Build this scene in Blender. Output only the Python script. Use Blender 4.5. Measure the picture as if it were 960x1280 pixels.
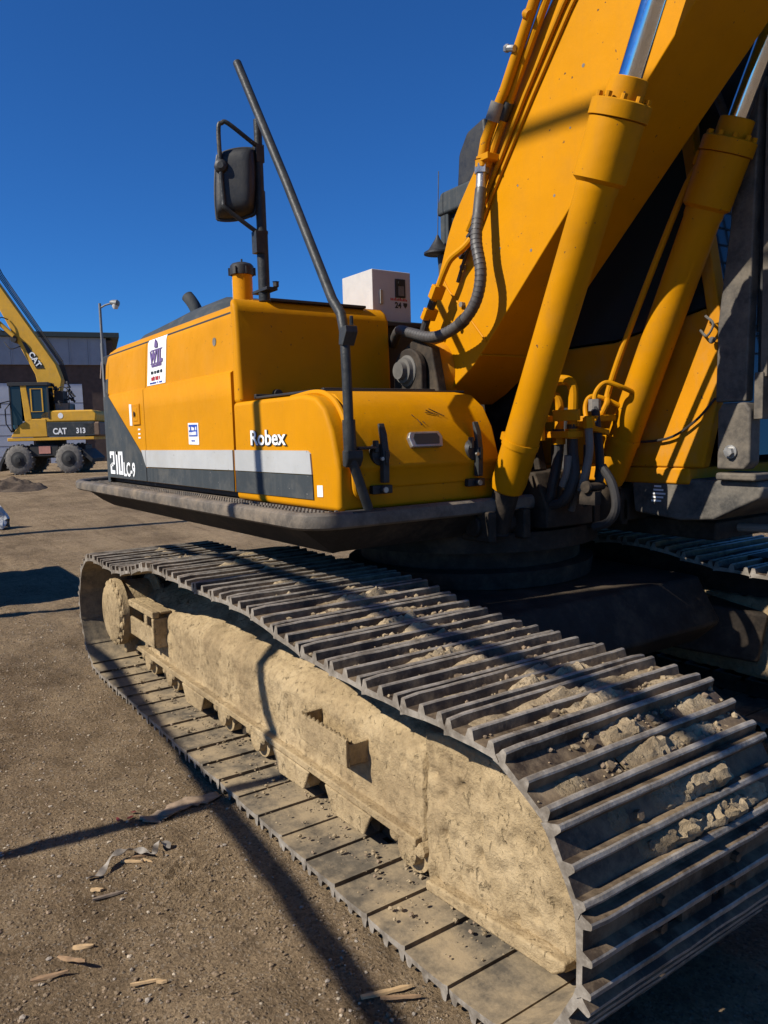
import bpy, bmesh, math, random
import numpy as np
from mathutils import Vector, Matrix, noise as mnoise
random.seed(7)
R = math.radians
for o in list(bpy.data.objects): bpy.data.objects.remove(o, do_unlink=True)
S = bpy.context.scene
COL = S.collection

# ------------------------------------------------------------------ camera
CAM = Vector((3.228, -2.784, 1.506))
yaw, pit, rol = R(34.486), R(5.91), R(1.544)
fw = Vector((-math.cos(yaw)*math.cos(pit), math.sin(yaw)*math.cos(pit), -math.sin(pit)))
rt = Vector((math.sin(yaw), math.cos(yaw), 0)); up = rt.cross(fw)
r2 = rt*math.cos(rol) - up*math.sin(rol); u2 = rt*math.sin(rol) + up*math.cos(rol)
cd = bpy.data.cameras.new('camera'); cam = bpy.data.objects.new('camera', cd); COL.objects.link(cam)
cd.sensor_fit = 'HORIZONTAL'; cd.sensor_width = 36; cd.lens = 36.0
cd.clip_start = .05; cd.clip_end = 2000
M = Matrix((r2, u2, -fw)).transposed().to_4x4(); M.translation = CAM; cam.matrix_world = M
S.camera = cam

# ------------------------------------------------------------------ sky, sun, exposure
SUN_EL, SUN_AZ = R(40), R(-8)          # azimuth: the sun stands at -Y, a little towards -X
sdir = Vector((math.sin(SUN_AZ)*math.cos(SUN_EL), -math.cos(SUN_AZ)*math.cos(SUN_EL), math.sin(SUN_EL)))
w = bpy.data.worlds.new('World'); S.world = w; w.use_nodes = True
wn = w.node_tree.nodes; wl = w.node_tree.links
bg = wn['Background']; sky = wn.new('ShaderNodeTexSky'); sky.sky_type = 'NISHITA'; sky.sun_disc = False
sky.sun_elevation = SUN_EL; sky.sun_rotation = math.atan2(sdir.x, sdir.y)
sky.altitude = 1200; sky.air_density = 1.0; sky.dust_density = .15; sky.ozone_density = 4.0
tint = wn.new('ShaderNodeMix'); tint.data_type = 'RGBA'; tint.blend_type = 'MULTIPLY'; tint.inputs[0].default_value = 1
tint.inputs[7].default_value = (.235, .655, 1.16, 1)                 # deep clear autumn blue all round
wl.new(sky.outputs[0], tint.inputs[6]); wl.new(tint.outputs[2], bg.inputs[0]); bg.inputs[1].default_value = .071
sl = bpy.data.lights.new('sun', 'SUN'); sl.energy = 5.0; sl.angle = R(.42); sl.color = (1, .94, .84)
so = bpy.data.objects.new('sun', sl); COL.objects.link(so)
so.rotation_euler = sdir.to_track_quat('Z', 'Y').to_euler()
so.location = sdir*30
S.view_settings.view_transform = 'Standard'; S.view_settings.look = 'None'
S.view_settings.exposure = 0.48; S.view_settings.gamma = 1.0

# ------------------------------------------------------------------ materials
def ramp(nt, src, stops):
    r = nt.nodes.new('ShaderNodeValToRGB'); e = r.color_ramp.elements
    e[0].position, e[0].color = stops[0][0], (*stops[0][1], 1)
    e[1].position, e[1].color = stops[-1][0], (*stops[-1][1], 1)
    for p, c in stops[1:-1]:
        n = e.new(p); n.color = (*c, 1)
    nt.links.new(src, r.inputs[0]); return r.outputs[0]
def noise(nt, vec, scale, detail=5, rough=.6, dist=0):
    n = nt.nodes.new('ShaderNodeTexNoise'); n.inputs['Scale'].default_value = scale
    n.inputs['Detail'].default_value = detail; n.inputs['Roughness'].default_value = rough
    n.inputs['Distortion'].default_value = dist
    nt.links.new(vec, n.inputs['Vector']); return n.outputs['Fac']
def mix(nt, fac, a, b, mode='MIX'):
    m = nt.nodes.new('ShaderNodeMix'); m.data_type = 'RGBA'; m.blend_type = mode
    for i, v in ((0, fac), (6, a), (7, b)):
        if isinstance(v, (int, float)): m.inputs[i].default_value = v
        elif isinstance(v, tuple): m.inputs[i].default_value = (*v, 1)
        else: nt.links.new(v, m.inputs[i])
    return m.outputs[2]
def math_(nt, op, a, b=0.0):
    m = nt.nodes.new('ShaderNodeMath'); m.operation = op
    for i, v in ((0, a), (1, b)):
        if isinstance(v, (int, float)): m.inputs[i].default_value = v
        else: nt.links.new(v, m.inputs[i])
    return m.outputs[0]
def new_mat(name):
    m = bpy.data.materials.new(name); m.use_nodes = True
    nt = m.node_tree; b = nt.nodes['Principled BSDF']
    g = nt.nodes.new('ShaderNodeNewGeometry')
    return m, nt, b, g.outputs['Position']
def scaled(nt, vec, s):
    m = nt.nodes.new('ShaderNodeMapping'); m.inputs['Scale'].default_value = s
    nt.links.new(vec, m.inputs['Vector']); return m.outputs[0]
def bump(nt, b, h, strength, dist):
    n = nt.nodes.new('ShaderNodeBump'); n.inputs['Strength'].default_value = strength
    n.inputs['Distance'].default_value = dist
    nt.links.new(h, n.inputs['Height'])
    if b.inputs['Normal'].links: nt.links.new(b.inputs['Normal'].links[0].from_socket, n.inputs['Normal'])
    nt.links.new(n.outputs[0], b.inputs['Normal'])

def paint(name, col, rough=.4, dust=(.30, .22, .13), dust_amt=.35, chips=(.06, .04, .03), chip_amt=1.0, coat=.0, metal=0, var=.12, fade=None):
    """worn machine paint: slow colour drift, dust film, streaks and chips"""
    m, nt, b, P = new_mat(name)
    n1 = noise(nt, P, 2.3, 4)
    lo = tuple(c*(1-var) for c in col); hi = tuple(min(1, c*(1+var)) for c in col)
    c = ramp(nt, n1, [(.3, lo), (.7, hi)])
    st = noise(nt, scaled(nt, P, (9, 9, .8)), 3.0, 4)                   # run-down streaks
    c = mix(nt, ramp(nt, st, [(.52, (0, 0, 0)), (.8, (dust_amt*.5,)*3)]), c, dust)
    d = noise(nt, P, 5.5, 8, .7)
    c = mix(nt, ramp(nt, d, [(.5, (0, 0, 0)), (.78, (dust_amt,)*3)]), c, dust)
    ch = noise(nt, P, 46, 3, .55)
    c = mix(nt, ramp(nt, ch, [(.715, (0, 0, 0)), (.735, (chip_amt,)*3)]), c, chips)
    sc = noise(nt, scaled(nt, P, (1, 1, 1)), 6, 2, .5, 2.5)
    sc2 = noise(nt, P, 3, 2); scr = math_(nt, 'MULTIPLY', ramp(nt, sc, [(.497, (0,)*3), (.5, (1,)*3), (.503, (0,)*3)]), ramp(nt, sc2, [(.6, (0,)*3), (.68, (.35,)*3)]))
    c = mix(nt, scr, c, tuple(x*.45 for x in col))
    nt.links.new(c, b.inputs['Base Color'])
    rr = ramp(nt, d, [(.35, (rough,)*3), (.75, (min(1, rough+.3),)*3)])
    nt.links.new(rr, b.inputs['Roughness'])
    b.inputs['Specular IOR Level'].default_value = .1; b.inputs['Metallic'].default_value = metal; b.inputs['Coat Weight'].default_value = coat; b.inputs['Coat Roughness'].default_value = .2
    bump(nt, b, noise(nt, P, 7, 3), .12, .02)
    bump(nt, b, noise(nt, P, 140, 3), .06, .004)
    return m
def plain(name, col, rough=.6, metal=0, var=.2, scale=12, bmp=.15, bscale=90, bdist=.004):
    m, nt, b, P = new_mat(name)
    n1 = noise(nt, P, scale, 6, .65)
    c = ramp(nt, n1, [(.3, tuple(x*(1-var) for x in col)), (.7, tuple(min(1, x*(1+var)) for x in col))])
    nt.links.new(c, b.inputs['Base Color']); b.inputs['Metallic'].default_value = metal
    nt.links.new(ramp(nt, noise(nt, P, scale*2, 4), [(.3, (max(.05, rough-.1),)*3), (.7, (min(1, rough+.12),)*3)]), b.inputs['Roughness'])
    if bmp: bump(nt, b, noise(nt, P, bscale, 4), bmp, bdist)
    return m
def worn_steel(name, dark, bright, tan, tan_amt, rough=.5, lo=.45, hi=.7, metal=.6):
    """dark rolled steel with rubbed and earthy patches"""
    m, nt, b, P = new_mat(name)
    n1 = noise(nt, P, 9, 7, .7); n2 = noise(nt, scaled(nt, P, (9, 9, 9)), 4, 5, .7); n3 = noise(nt, P, 4.5, 8, .72)
    c = ramp(nt, n1, [(.35, dark), (.75, bright)])
    c = mix(nt, ramp(nt, n2, [(.5, (0, 0, 0)), (.8, (.5, .5, .5))]), c, bright)
    f = ramp(nt, n3, [(lo, (0, 0, 0)), (hi, (tan_amt,)*3)])
    c = mix(nt, f, c, tan)
    nt.links.new(c, b.inputs['Base Color'])
    nt.links.new(ramp(nt, n3, [(lo, (rough,)*3), (hi, (.9,)*3)]), b.inputs['Roughness']); b.inputs['Specular IOR Level'].default_value = .22
    mm = math_(nt, 'MULTIPLY', math_(nt, 'SUBTRACT', 1.0, f), metal); nt.links.new(mm, b.inputs['Metallic'])
    bump(nt, b, noise(nt, P, 35, 6, .7), .35, .008)
    return m
def mud(name, a, b_, c_, s=1.0, bd=.02, bare=None):
    m, nt, b, P = new_mat(name)
    n1 = noise(nt, P, 4*s, 8, .7); n2 = noise(nt, P, 28*s, 6, .7); n3 = noise(nt, scaled(nt, P, (1, 1, .45)), 62*s, 7, .75)
    nL = noise(nt, P, 1.6, 6, .7)
    c = ramp(nt, n1, [(.32, a), (.5, b_), (.68, c_)])
    c = mix(nt, ramp(nt, nL, [(.36, (.6,)*3), (.52, (0,)*3)]), c, tuple(x*.62 for x in a))
    c = mix(nt, ramp(nt, n2, [(.33, (.5,)*3), (.52, (0,)*3)]), c, tuple(x*.6 for x in a))
    c = mix(nt, ramp(nt, n3, [(.28, (.35,)*3), (.42, (0,)*3)]), c, tuple(x*.5 for x in a))
    if bare:
        nb_ = noise(nt, P, 3.1, 9, .75); c = mix(nt, ramp(nt, nb_, [(.66, (0,)*3), (.71, (.75,)*3)]), c, bare)
    nt.links.new(c, b.inputs['Base Color']); b.inputs['Roughness'].default_value = .95
    b.inputs['Specular IOR Level'].default_value = .12
    pn = noise(nt, scaled(nt, P, (1, 1, .6)), 40*s, 5, .62, .6)
    pit = math_(nt, 'MULTIPLY', ramp(nt, pn, [(.60, (0,)*3), (.70, (1,)*3)]), ramp(nt, n1, [(.40, (.12,)*3), (.56, (1,)*3)]))
    c = mix(nt, math_(nt, 'MULTIPLY', pit, .4), c, tuple(x*.5 for x in a)); nt.links.new(c, b.inputs['Base Color'])
    bump(nt, b, noise(nt, P, 9*s, 5, .65), .6, bd*1.6)
    bump(nt, b, noise(nt, P, 105*s, 6, .7), .8, bd*.35)
    bump(nt, b, math_(nt, 'SUBTRACT', 1.0, pit), .8, bd*.55)
    return m

YEL = (.50, .207, .0006)
M_yel = paint('yellow_paint', YEL, .42, dust=(.24, .12, .03), dust_amt=.20, var=.08)
M_yel2 = paint('yellow_cylinder_paint', (.48, .20, .001), .45, dust=(.22, .12, .035), dust_amt=.28)
M_yeld = paint('dusty_yellow_paint', (.50, .20, .004), .55, dust_amt=.3)
M_gry = paint('charcoal_paint', (.045, .052, .056), .5, dust=(.2, .18, .15), dust_amt=.35, chips=(.22, .2, .18))
M_sil = paint('silver_stripe', (.37, .375, .37), .45, dust=(.3, .27, .22), dust_amt=.3, chips=(.2, .2, .2))
M_deck = worn_steel('deck_steel', (.085, .072, .058), (.17, .15, .125), (.26, .19, .12), .6, .6, .45, .72, .1)
M_rail = worn_steel('painted_rail_steel', (.02, .022, .022), (.05, .05, .048), (.24, .2, .15), .6, .42, .58, .78, .0)
M_blk = plain('black_plastic', (.016, .016, .016), .55)
M_rub = plain('black_rubber', (.022, .019, .017), .7, bmp=.3)
M_hose = plain('grey_hose_wrap', (.055, .05, .046), .55, bmp=.3, bscale=40)
M_hoseg = plain('pale_dusty_hose', (.14, .12, .10), .7)
M_chr = plain('chrome_rod', (.75, .76, .78), .09, 1, var=.05, bmp=0)
M_stl = plain('bare_steel', (.34, .33, .31), .42, .8, var=.3)
M_stld = plain('dusty_casting', (.16, .145, .125), .7, .1, var=.3, bmp=.4, bscale=40)
M_casting = plain('dark_casting', (.085, .078, .066), .75, .0, var=.35, bmp=.4, bscale=40)
M_wht = plain('white_enamel', (.45, .435, .41), .5, var=.06)
M_decal = plain('white_decal', (.78, .78, .76), .5, var=.05, bmp=0)
M_purp = plain('purple_print', (.13, .08, .2), .5, var=.1, bmp=0)
M_red = plain('red_print', (.42, .03, .03), .5, bmp=0)
M_blue = plain('blue_print', (.02, .06, .33), .5, bmp=0)
M_ink = plain('black_print', (.015, .015, .015), .5, bmp=0)
M_dark = plain('black_frame_steel', (.02, .019, .018), .7)
M_und = worn_steel('underbody_steel', (.022, .017, .012), (.04, .031, .024), (.15, .105, .06), .45, .75, .48, .75, .0)
M_shoe = worn_steel('track_shoe_steel', (.04, .028, .019), (.085, .062, .044), (.27, .195, .115), .75, .5, .44, .64, .06)
M_tip = worn_steel('rubbed_grouser_steel', (.12, .10, .078), (.40, .355, .295), (.33, .25, .16), .3, .36, .58, .8, .1)
M_shin = worn_steel('muddy_shoe_plate', (.095, .08, .06), (.165, .14, .105), (.31, .235, .14), .95, .6, .40, .60, .06)
M_mud = mud('dried_mud', (.25, .18, .10), (.355, .262, .145), (.43, .325, .188), 1.0, .020, (.17, .14, .10))
M_mud2 = mud('track_dirt', (.23, .17, .10), (.34, .26, .16), (.43, .335, .21), 1.6, .014)
M_glass, nt, b, P = new_mat('cab_glass')
b.inputs['Base Color'].default_value = (.02, .03, .035, 1); b.inputs['Roughness'].default_value = .06
b.inputs['Specular IOR Level'].default_value = .4
M_mesh = worn_steel('guard_steel', (.06, .052, .043), (.13, .115, .095), (.2, .16, .11), .6, .6, .42, .7, .0)
M_cdk = worn_steel('dusty_deck_nose', (.05, .047, .042), (.1, .094, .083), (.2, .17, .13), .7, .6, .4, .68, .0)

# ------------------------------------------------------------------ mesh builder
class MB:
    def __init__(s): s.v = []; s.f = []; s.m = []; s.s = []
    def add(s, vs, fs, m=0, sm=False):
        o = len(s.v); s.v += [tuple(v) for v in vs]
        for f in fs: s.f.append(tuple(o+i for i in f)); s.m.append(m); s.s.append(sm)
    def box(s, c, d, rot=None, m=0):
        c = Vector(c); h = Vector(d)/2
        vs = [Vector((x*h.x, y*h.y, z*h.z)) for x in (-1, 1) for y in (-1, 1) for z in (-1, 1)]
        if rot is not None: vs = [rot @ v for v in vs]
        s.add([c+v for v in vs], [(0, 1, 3, 2), (4, 6, 7, 5), (0, 4, 5, 1), (2, 3, 7, 6), (0, 2, 6, 4), (1, 5, 7, 3)], m)
        return s
    def bx(s, x0, x1, y0, y1, z0, z1, m=0):
        return s.box(((x0+x1)/2, (y0+y1)/2, (z0+z1)/2), (abs(x1-x0), abs(y1-y0), abs(z1-z0)), None, m)
    def cyl(s, a, b, r0, r1=None, n=20, m=0, caps=True):
        a = Vector(a); b = Vector(b); r1 = r0 if r1 is None else r1
        d = (b-a).normalized(); u = d.orthogonal().normalized(); v = d.cross(u)
        vs = []
        for p, r in ((a, r0), (b, r1)):
            for i in range(n):
                t = 2*math.pi*i/n; vs.append(p+u*math.cos(t)*r+v*math.sin(t)*r)
        s.add(vs, [(i, (i+1) % n, n+(i+1) % n, n+i) for i in range(n)], m, True)
        if caps: s.add(vs, [tuple(range(n-1, -1, -1)), tuple(range(n, 2*n))], m)
        return s
    def lathe(s, a, b, prof, n=28, m=0):
        """prof: (distance along a->b in metres, radius)"""
        a = Vector(a); d = (Vector(b)-a).normalized(); u = d.orthogonal().normalized(); v = d.cross(u); vs = []
        for t, r in prof:
            for i in range(n):
                q = 2*math.pi*i/n; vs.append(a+d*t+u*math.cos(q)*r+v*math.sin(q)*r)
        k = len(prof)
        s.add(vs, [(j*n+i, j*n+(i+1) % n, (j+1)*n+(i+1) % n, (j+1)*n+i) for j in range(k-1) for i in range(n)], m, True)
        s.add([vs[i] for i in range(n)], [tuple(range(n-1, -1, -1))], m); s.add([vs[(k-1)*n+i] for i in range(n)], [tuple(range(n))], m)
        return s
    def tube(s, pts, r, n=10, m=0, curve=0, rad=None):
        pts = [Vector(p) for p in pts]
        if curve: pts = spline(pts, curve)
        k = len(pts); T = []
        for i in range(k): T.append((pts[min(i+1, k-1)]-pts[max(i-1, 0)]).normalized())
        u = T[0].orthogonal().normalized(); vs = []
        for i in range(k):
            u = (u - T[i]*u.dot(T[i])).normalized(); v = T[i].cross(u)
            rr = rad(i/(k-1))*r if rad else r
            for j in range(n):
                t = 2*math.pi*j/n; vs.append(pts[i]+u*math.cos(t)*rr+v*math.sin(t)*rr)
        s.add(vs, [(i*n+j, i*n+(j+1) % n, (i+1)*n+(j+1) % n, (i+1)*n+j) for i in range(k-1) for j in range(n)], m, True)
        s.add(vs, [tuple(range(n-1, -1, -1)), tuple(range((k-1)*n, k*n))], m)
        return s
    def prism(s, poly, axis, a, b, m=0):
        """poly of 2D points in the other two axes (x,z for y; y,z for x; x,y for z)"""
        f = {'y': lambda p, t: (p[0], t, p[1]), 'x': lambda p, t: (t, p[0], p[1]), 'z': lambda p, t: (p[0], p[1], t)}[axis]
        n = len(poly); vs = [f(p, a) for p in poly]+[f(p, b) for p in poly]
        s.add(vs, [tuple(range(n)), tuple(range(2*n-1, n-1, -1))]+[(i, n+i, n+(i+1) % n, (i+1) % n) for i in range(n)], m)
        return s
    def build(s, name, mats, parent=None, bevel=0, seg=2, angle=35, mw=None):
        me = bpy.data.meshes.new(name); me.from_pydata([tuple(v) for v in s.v], [], s.f)
        mats = mats if isinstance(mats, (list, tuple)) else [mats]
        for m in mats: me.materials.append(m)
        me.polygons.foreach_set('material_index', s.m); me.polygons.foreach_set('use_smooth', [True]*len(s.f) if bevel else s.s)
        bm = bmesh.new(); bm.from_mesh(me); bmesh.ops.recalc_face_normals(bm, faces=bm.faces)
        if bevel:
            bmesh.ops.remove_doubles(bm, verts=bm.verts, dist=1e-5)
        bm.to_mesh(me); bm.free()
        me.set_sharp_from_angle(angle=R(angle))
        o = bpy.data.objects.new(name, me); COL.objects.link(o)
        if parent is not None: o.parent = parent
        if mw is not None: o.matrix_world = mw
        if bevel:
            md = o.modifiers.new('bevel', 'BEVEL'); md.width = bevel; md.segments = seg; md.limit_method = 'ANGLE'; md.angle_limit = R(30); md.harden_normals = True
        return o
def spline(pts, n=6):
    """Catmull-Rom through pts"""
    out = []; P = [pts[0]*2-pts[1]]+list(pts)+[pts[-1]*2-pts[-2]]
    for i in range(1, len(P)-2):
        a, b, c, d = P[i-1:i+3]
        for k in range(n):
            t = k/n
            out.append(.5*((2*b)+(c-a)*t+(2*a-5*b+4*c-d)*t*t+(3*b-a-3*c+d)*t**3))
    out.append(pts[-1]); return out
def grid_mesh(name, P, mats, parent=None, closed_u=False, sm=True):
    """P: array (nu,nv,3)"""
    nu, nv = P.shape[:2]
    idx = np.arange(nu*nv).reshape(nu, nv)
    if closed_u: idx = np.vstack([idx, idx[:1]])
    f = np.stack([idx[:-1, :-1], idx[1:, :-1], idx[1:, 1:], idx[:-1, 1:]], -1).reshape(-1, 4)
    me = bpy.data.meshes.new(name); me.from_pydata(P.reshape(-1, 3).tolist(), [], f.tolist())
    for m in (mats if isinstance(mats, (list, tuple)) else [mats]): me.materials.append(m)
    me.polygons.foreach_set('use_smooth', [sm]*len(f))
    o = bpy.data.objects.new(name, me); COL.objects.link(o)
    if parent is not None: o.parent = parent
    return o
def fbm(p, o=4): return mnoise.fractal(Vector(p), .9, 2.1, o)
def thing(name, label, cat, group=None, loc=(0, 0, 0)):
    o = bpy.data.objects.new(name, None); COL.objects.link(o); o.location = loc; o.empty_display_size = .2
    tag(o, label, cat, group); return o
def tag(o, label, cat, group=None, kind=None):
    o['label'] = label; o['category'] = cat
    if group: o['group'] = group
    if kind: o['kind'] = kind
    return o
def text(name, body, size, mat, parent, origin, xdir, ydir, sx=1.0, depth=.001, bold=0.0, align='LEFT', shear=0):
    """flat lettering as a mesh; xdir/ydir span its plane"""
    c = bpy.data.curves.new(name, 'FONT'); c.body = body; c.size = size; c.extrude = depth; c.offset = bold; c.align_x = align; c.shear = shear
    c.resolution_u = 3
    t = bpy.data.objects.new('tmp', c); COL.objects.link(t)
    dg = bpy.context.evaluated_depsgraph_get(); me = bpy.data.meshes.new_from_object(t.evaluated_get(dg))
    bpy.data.objects.remove(t); bpy.data.curves.remove(c)
    me.name = name; me.materials.clear(); me.materials.append(mat)
    x = Vector(xdir).normalized(); y = Vector(ydir); y = (y-x*y.dot(x)).normalized(); z = x.cross(y)
    m = Matrix((x*sx, y, z)).transposed().to_4x4(); m.translation = Vector(origin)
    me.transform(m)
    o = bpy.data.objects.new(name, me); COL.objects.link(o); o.parent = parent
    return o

# ------------------------------------------------------------------ ground
def hn(x, y):
    """height of the yard: nearly level here, rising a little towards the far buildings"""
    t = min(1, max(0, (-x-3)/20)); return .36*t*t*(3-2*t)
def axis_coords(lo, hi, fl, fh, step):
    c = list(np.arange(fl, fh+1e-6, step)); d = step
    a = [fl]
    while a[-1] > lo: d *= 1.16; a.append(a[-1]-d)
    d = step; b = [fh]
    while b[-1] < hi: d *= 1.16; b.append(b[-1]+d)
    return np.array(a[:0:-1]+c+b[1:])
gx = axis_coords(-160, 120, -5.0, 2.4, .028); gy = axis_coords(-120, 160, -3.2, -1.2, .028)
GP = np.zeros((len(gx), len(gy), 3))
for i, x in enumerate(gx):
    for j, y in enumerate(gy):
        d = math.hypot(x-1, y+2)
        z = hn(x, y)
        if d < 30:
            z += .028*fbm((x*.6, y*.6, 1), 3)-.012
            if d < 9: z += .016*fbm((x*4.5, y*4.5, 5), 4)
            # old track prints: short ridges beside the machine
            if d < 7: z += .009*max(0, math.sin(x*33+2*math.sin(y*3)))*max(0, fbm((x*.9+7, y*.9, 2), 2))*1.4
            q = math.hypot((x-.75)/.42, (y+1.93)/.22)
            if q < 1: z += .018*(1-q)*math.sin((x*.85+y*.55+.05*math.sin(y*9))*2*math.pi/.062)
            if -2.9 < x < 2.9: z -= .012*min(1, max(0, (2.15-abs(y))/.5))*min(1, max(0, (2.9-abs(x))/.4))
        GP[i, j] = (x, y, z)
mg, nt, b, P = new_mat('packed_dirt')
n0 = noise(nt, scaled(nt, P, (.25, .9, 1)), 1.2, 6, .6); n1 = noise(nt, P, 1.7, 8, .65); n2 = noise(nt, P, 14, 8, .75); n3 = noise(nt, P, 95, 4, .7)
c = ramp(nt, n1, [(.30, (.15, .10, .055)), (.5, (.285, .2, .117)), (.70, (.42, .305, .183))])
c = mix(nt, ramp(nt, n0, [(.35, (0,)*3), (.7, (.75,)*3)]), c, (.52, .375, .225))
c = mix(nt, ramp(nt, n2, [(.3, (.6,)*3), (.52, (0,)*3)]), c, (.085, .06, .038))
v = nt.nodes.new('ShaderNodeTexVoronoi'); v.inputs['Scale'].default_value = 70; nt.links.new(P, v.inputs['Vector'])
wn_ = nt.nodes.new('ShaderNodeTexWhiteNoise'); nt.links.new(v.outputs['Position'], wn_.inputs['Vector'])
peb = ramp(nt, v.outputs['Distance'], [(.22, (1, 1, 1)), (.42, (0, 0, 0))])
pick = ramp(nt, wn_.outputs['Value'], [(.6, (0, 0, 0)), (.63, (1, 1, 1))])
pm = math_(nt, 'MULTIPLY', peb, pick)
c = mix(nt, math_(nt, 'MULTIPLY', pm, .6), c, ramp(nt, wn_.outputs['Value'], [(.6, (.12, .09, .07)), (.85, (.24, .19, .14)), (1, (.4, .36, .3))]))
v2 = nt.nodes.new('ShaderNodeTexVoronoi'); v2.inputs['Scale'].default_value = 125; nt.links.new(P, v2.inputs['Vector'])
w2 = nt.nodes.new('ShaderNodeTexWhiteNoise'); nt.links.new(v2.outputs['Position'], w2.inputs['Vector'])
c = mix(nt, .75, c, ramp(nt, w2.outputs['Value'], [(0, (.5,)*3), (.5, (.95, .94, .92)), (.9, (1.0,)*3), (1, (1, 1, 1))]), 'MULTIPLY')
c = mix(nt, ramp(nt, w2.outputs['Value'], [(.90, (0,)*3), (.93, (.4,)*3)]), c, (.42, .34, .25))
mp2 = nt.nodes.new('ShaderNodeMapping'); mp2.inputs['Rotation'].default_value = (0, 0, R(-55)); mp2.inputs['Scale'].default_value = (.35, 3.2, 1); nt.links.new(P, mp2.inputs['Vector'])
n5 = noise(nt, mp2.outputs[0], 1.5, 8, .72)
c = mix(nt, ramp(nt, n5, [(.30, (.55,)*3), (.46, (0,)*3)]), c, (.085, .056, .032))
nt.links.new(c, b.inputs['Base Color']); b.inputs['Roughness'].default_value = .95; b.inputs['Specular IOR Level'].default_value = .1
bump(nt, b, n5, .9, .07); bump(nt, b, w2.outputs['Value'], .55, .006)
bump(nt, b, noise(nt, P, 4, 8, .7), .5, .07); bump(nt, b, n2, 1.0, .06); bump(nt, b, n3, 1.0, .018); bump(nt, b, pm, .7, .010)
g = grid_mesh('ground', GP, mg); g['kind'] = 'structure'; g['label'] = 'brown packed dirt yard with gravel and wood bits'

def scatter(name, n, fn, rfn, mats, flat=.6, kind='stuff'):
    """many small stones as one mesh"""
    ico = bmesh.new(); bmesh.ops.create_icosphere(ico, subdivisions=1, radius=1)
    bv = np.array([v.co[:] for v in ico.verts]); bf = np.array([[v.index for v in f.verts] for f in ico.faces]); ico.free()
    rs = np.random.RandomState(hash(name) % 1000 if False else len(name))
    V = []; F = []; MI = []
    for k in range(n):
        x, y, z = fn(rs); r = rfn(rs)
        q = bv*(1+.35*(rs.rand(len(bv), 1)-.5))*r*np.array([1, .6+.6*rs.rand(), flat*(.6+.7*rs.rand())])
        a = rs.rand()*6.28; ca, sa = math.cos(a), math.sin(a)
        q = np.stack([q[:, 0]*ca-q[:, 1]*sa, q[:, 0]*sa+q[:, 1]*ca, q[:, 2]], 1)+np.array([x, y, z+r*.15])
        F.append(bf+len(bv)*k); V.append(q); MI += [rs.randint(len(mats))]*len(bf)
    me = bpy.data.meshes.new(name); me.from_pydata(np.vstack(V).tolist(), [], np.vstack(F).tolist())
    for m in mats: me.materials.append(m)
    me.polygons.foreach_set('material_index', MI)
    o = bpy.data.objects.new(name, me); COL.objects.link(o); o['kind'] = kind
    return o
M_p1 = plain('brown_stone', (.21, .15, .095), .9, var=.35); M_p2 = plain('grey_stone', (.27, .225, .175), .85, var=.3)
M_p3 = plain('earth_clod', (.17, .12, .07), .95, var=.35); M_p4 = plain('pale_stone', (.38, .31, .22), .85, var=.3)
def gz(x, y):
    i = min(len(gx)-1, max(0, int(np.searchsorted(gx, x)))); j = min(len(gy)-1, max(0, int(np.searchsorted(gy, y))))
    return GP[i, j, 2]
def gp(rs):
    while True:
        t = rs.rand()**1.6
        x = 2.3-t*7.5; y = -1.5-1.6*rs.rand()
        if y < -1.62 or x < -2.3: break
    return x, y, gz(x, y)
o = scatter('gravel', 22000, gp, lambda rs: .0016+.0075*rs.rand()**4, [M_p1, M_p3, M_p2, M_p1, M_p3, M_p3, M_p1, M_p3, M_p4])
tag(o, 'small loose stones and clods scattered over the dirt', 'gravel', kind='stuff')

# ================================================================== EXCAVATOR
EX = thing('excavator', 'large yellow and charcoal crawler excavator with muddy tracks filling the foreground', 'excavator')

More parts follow.
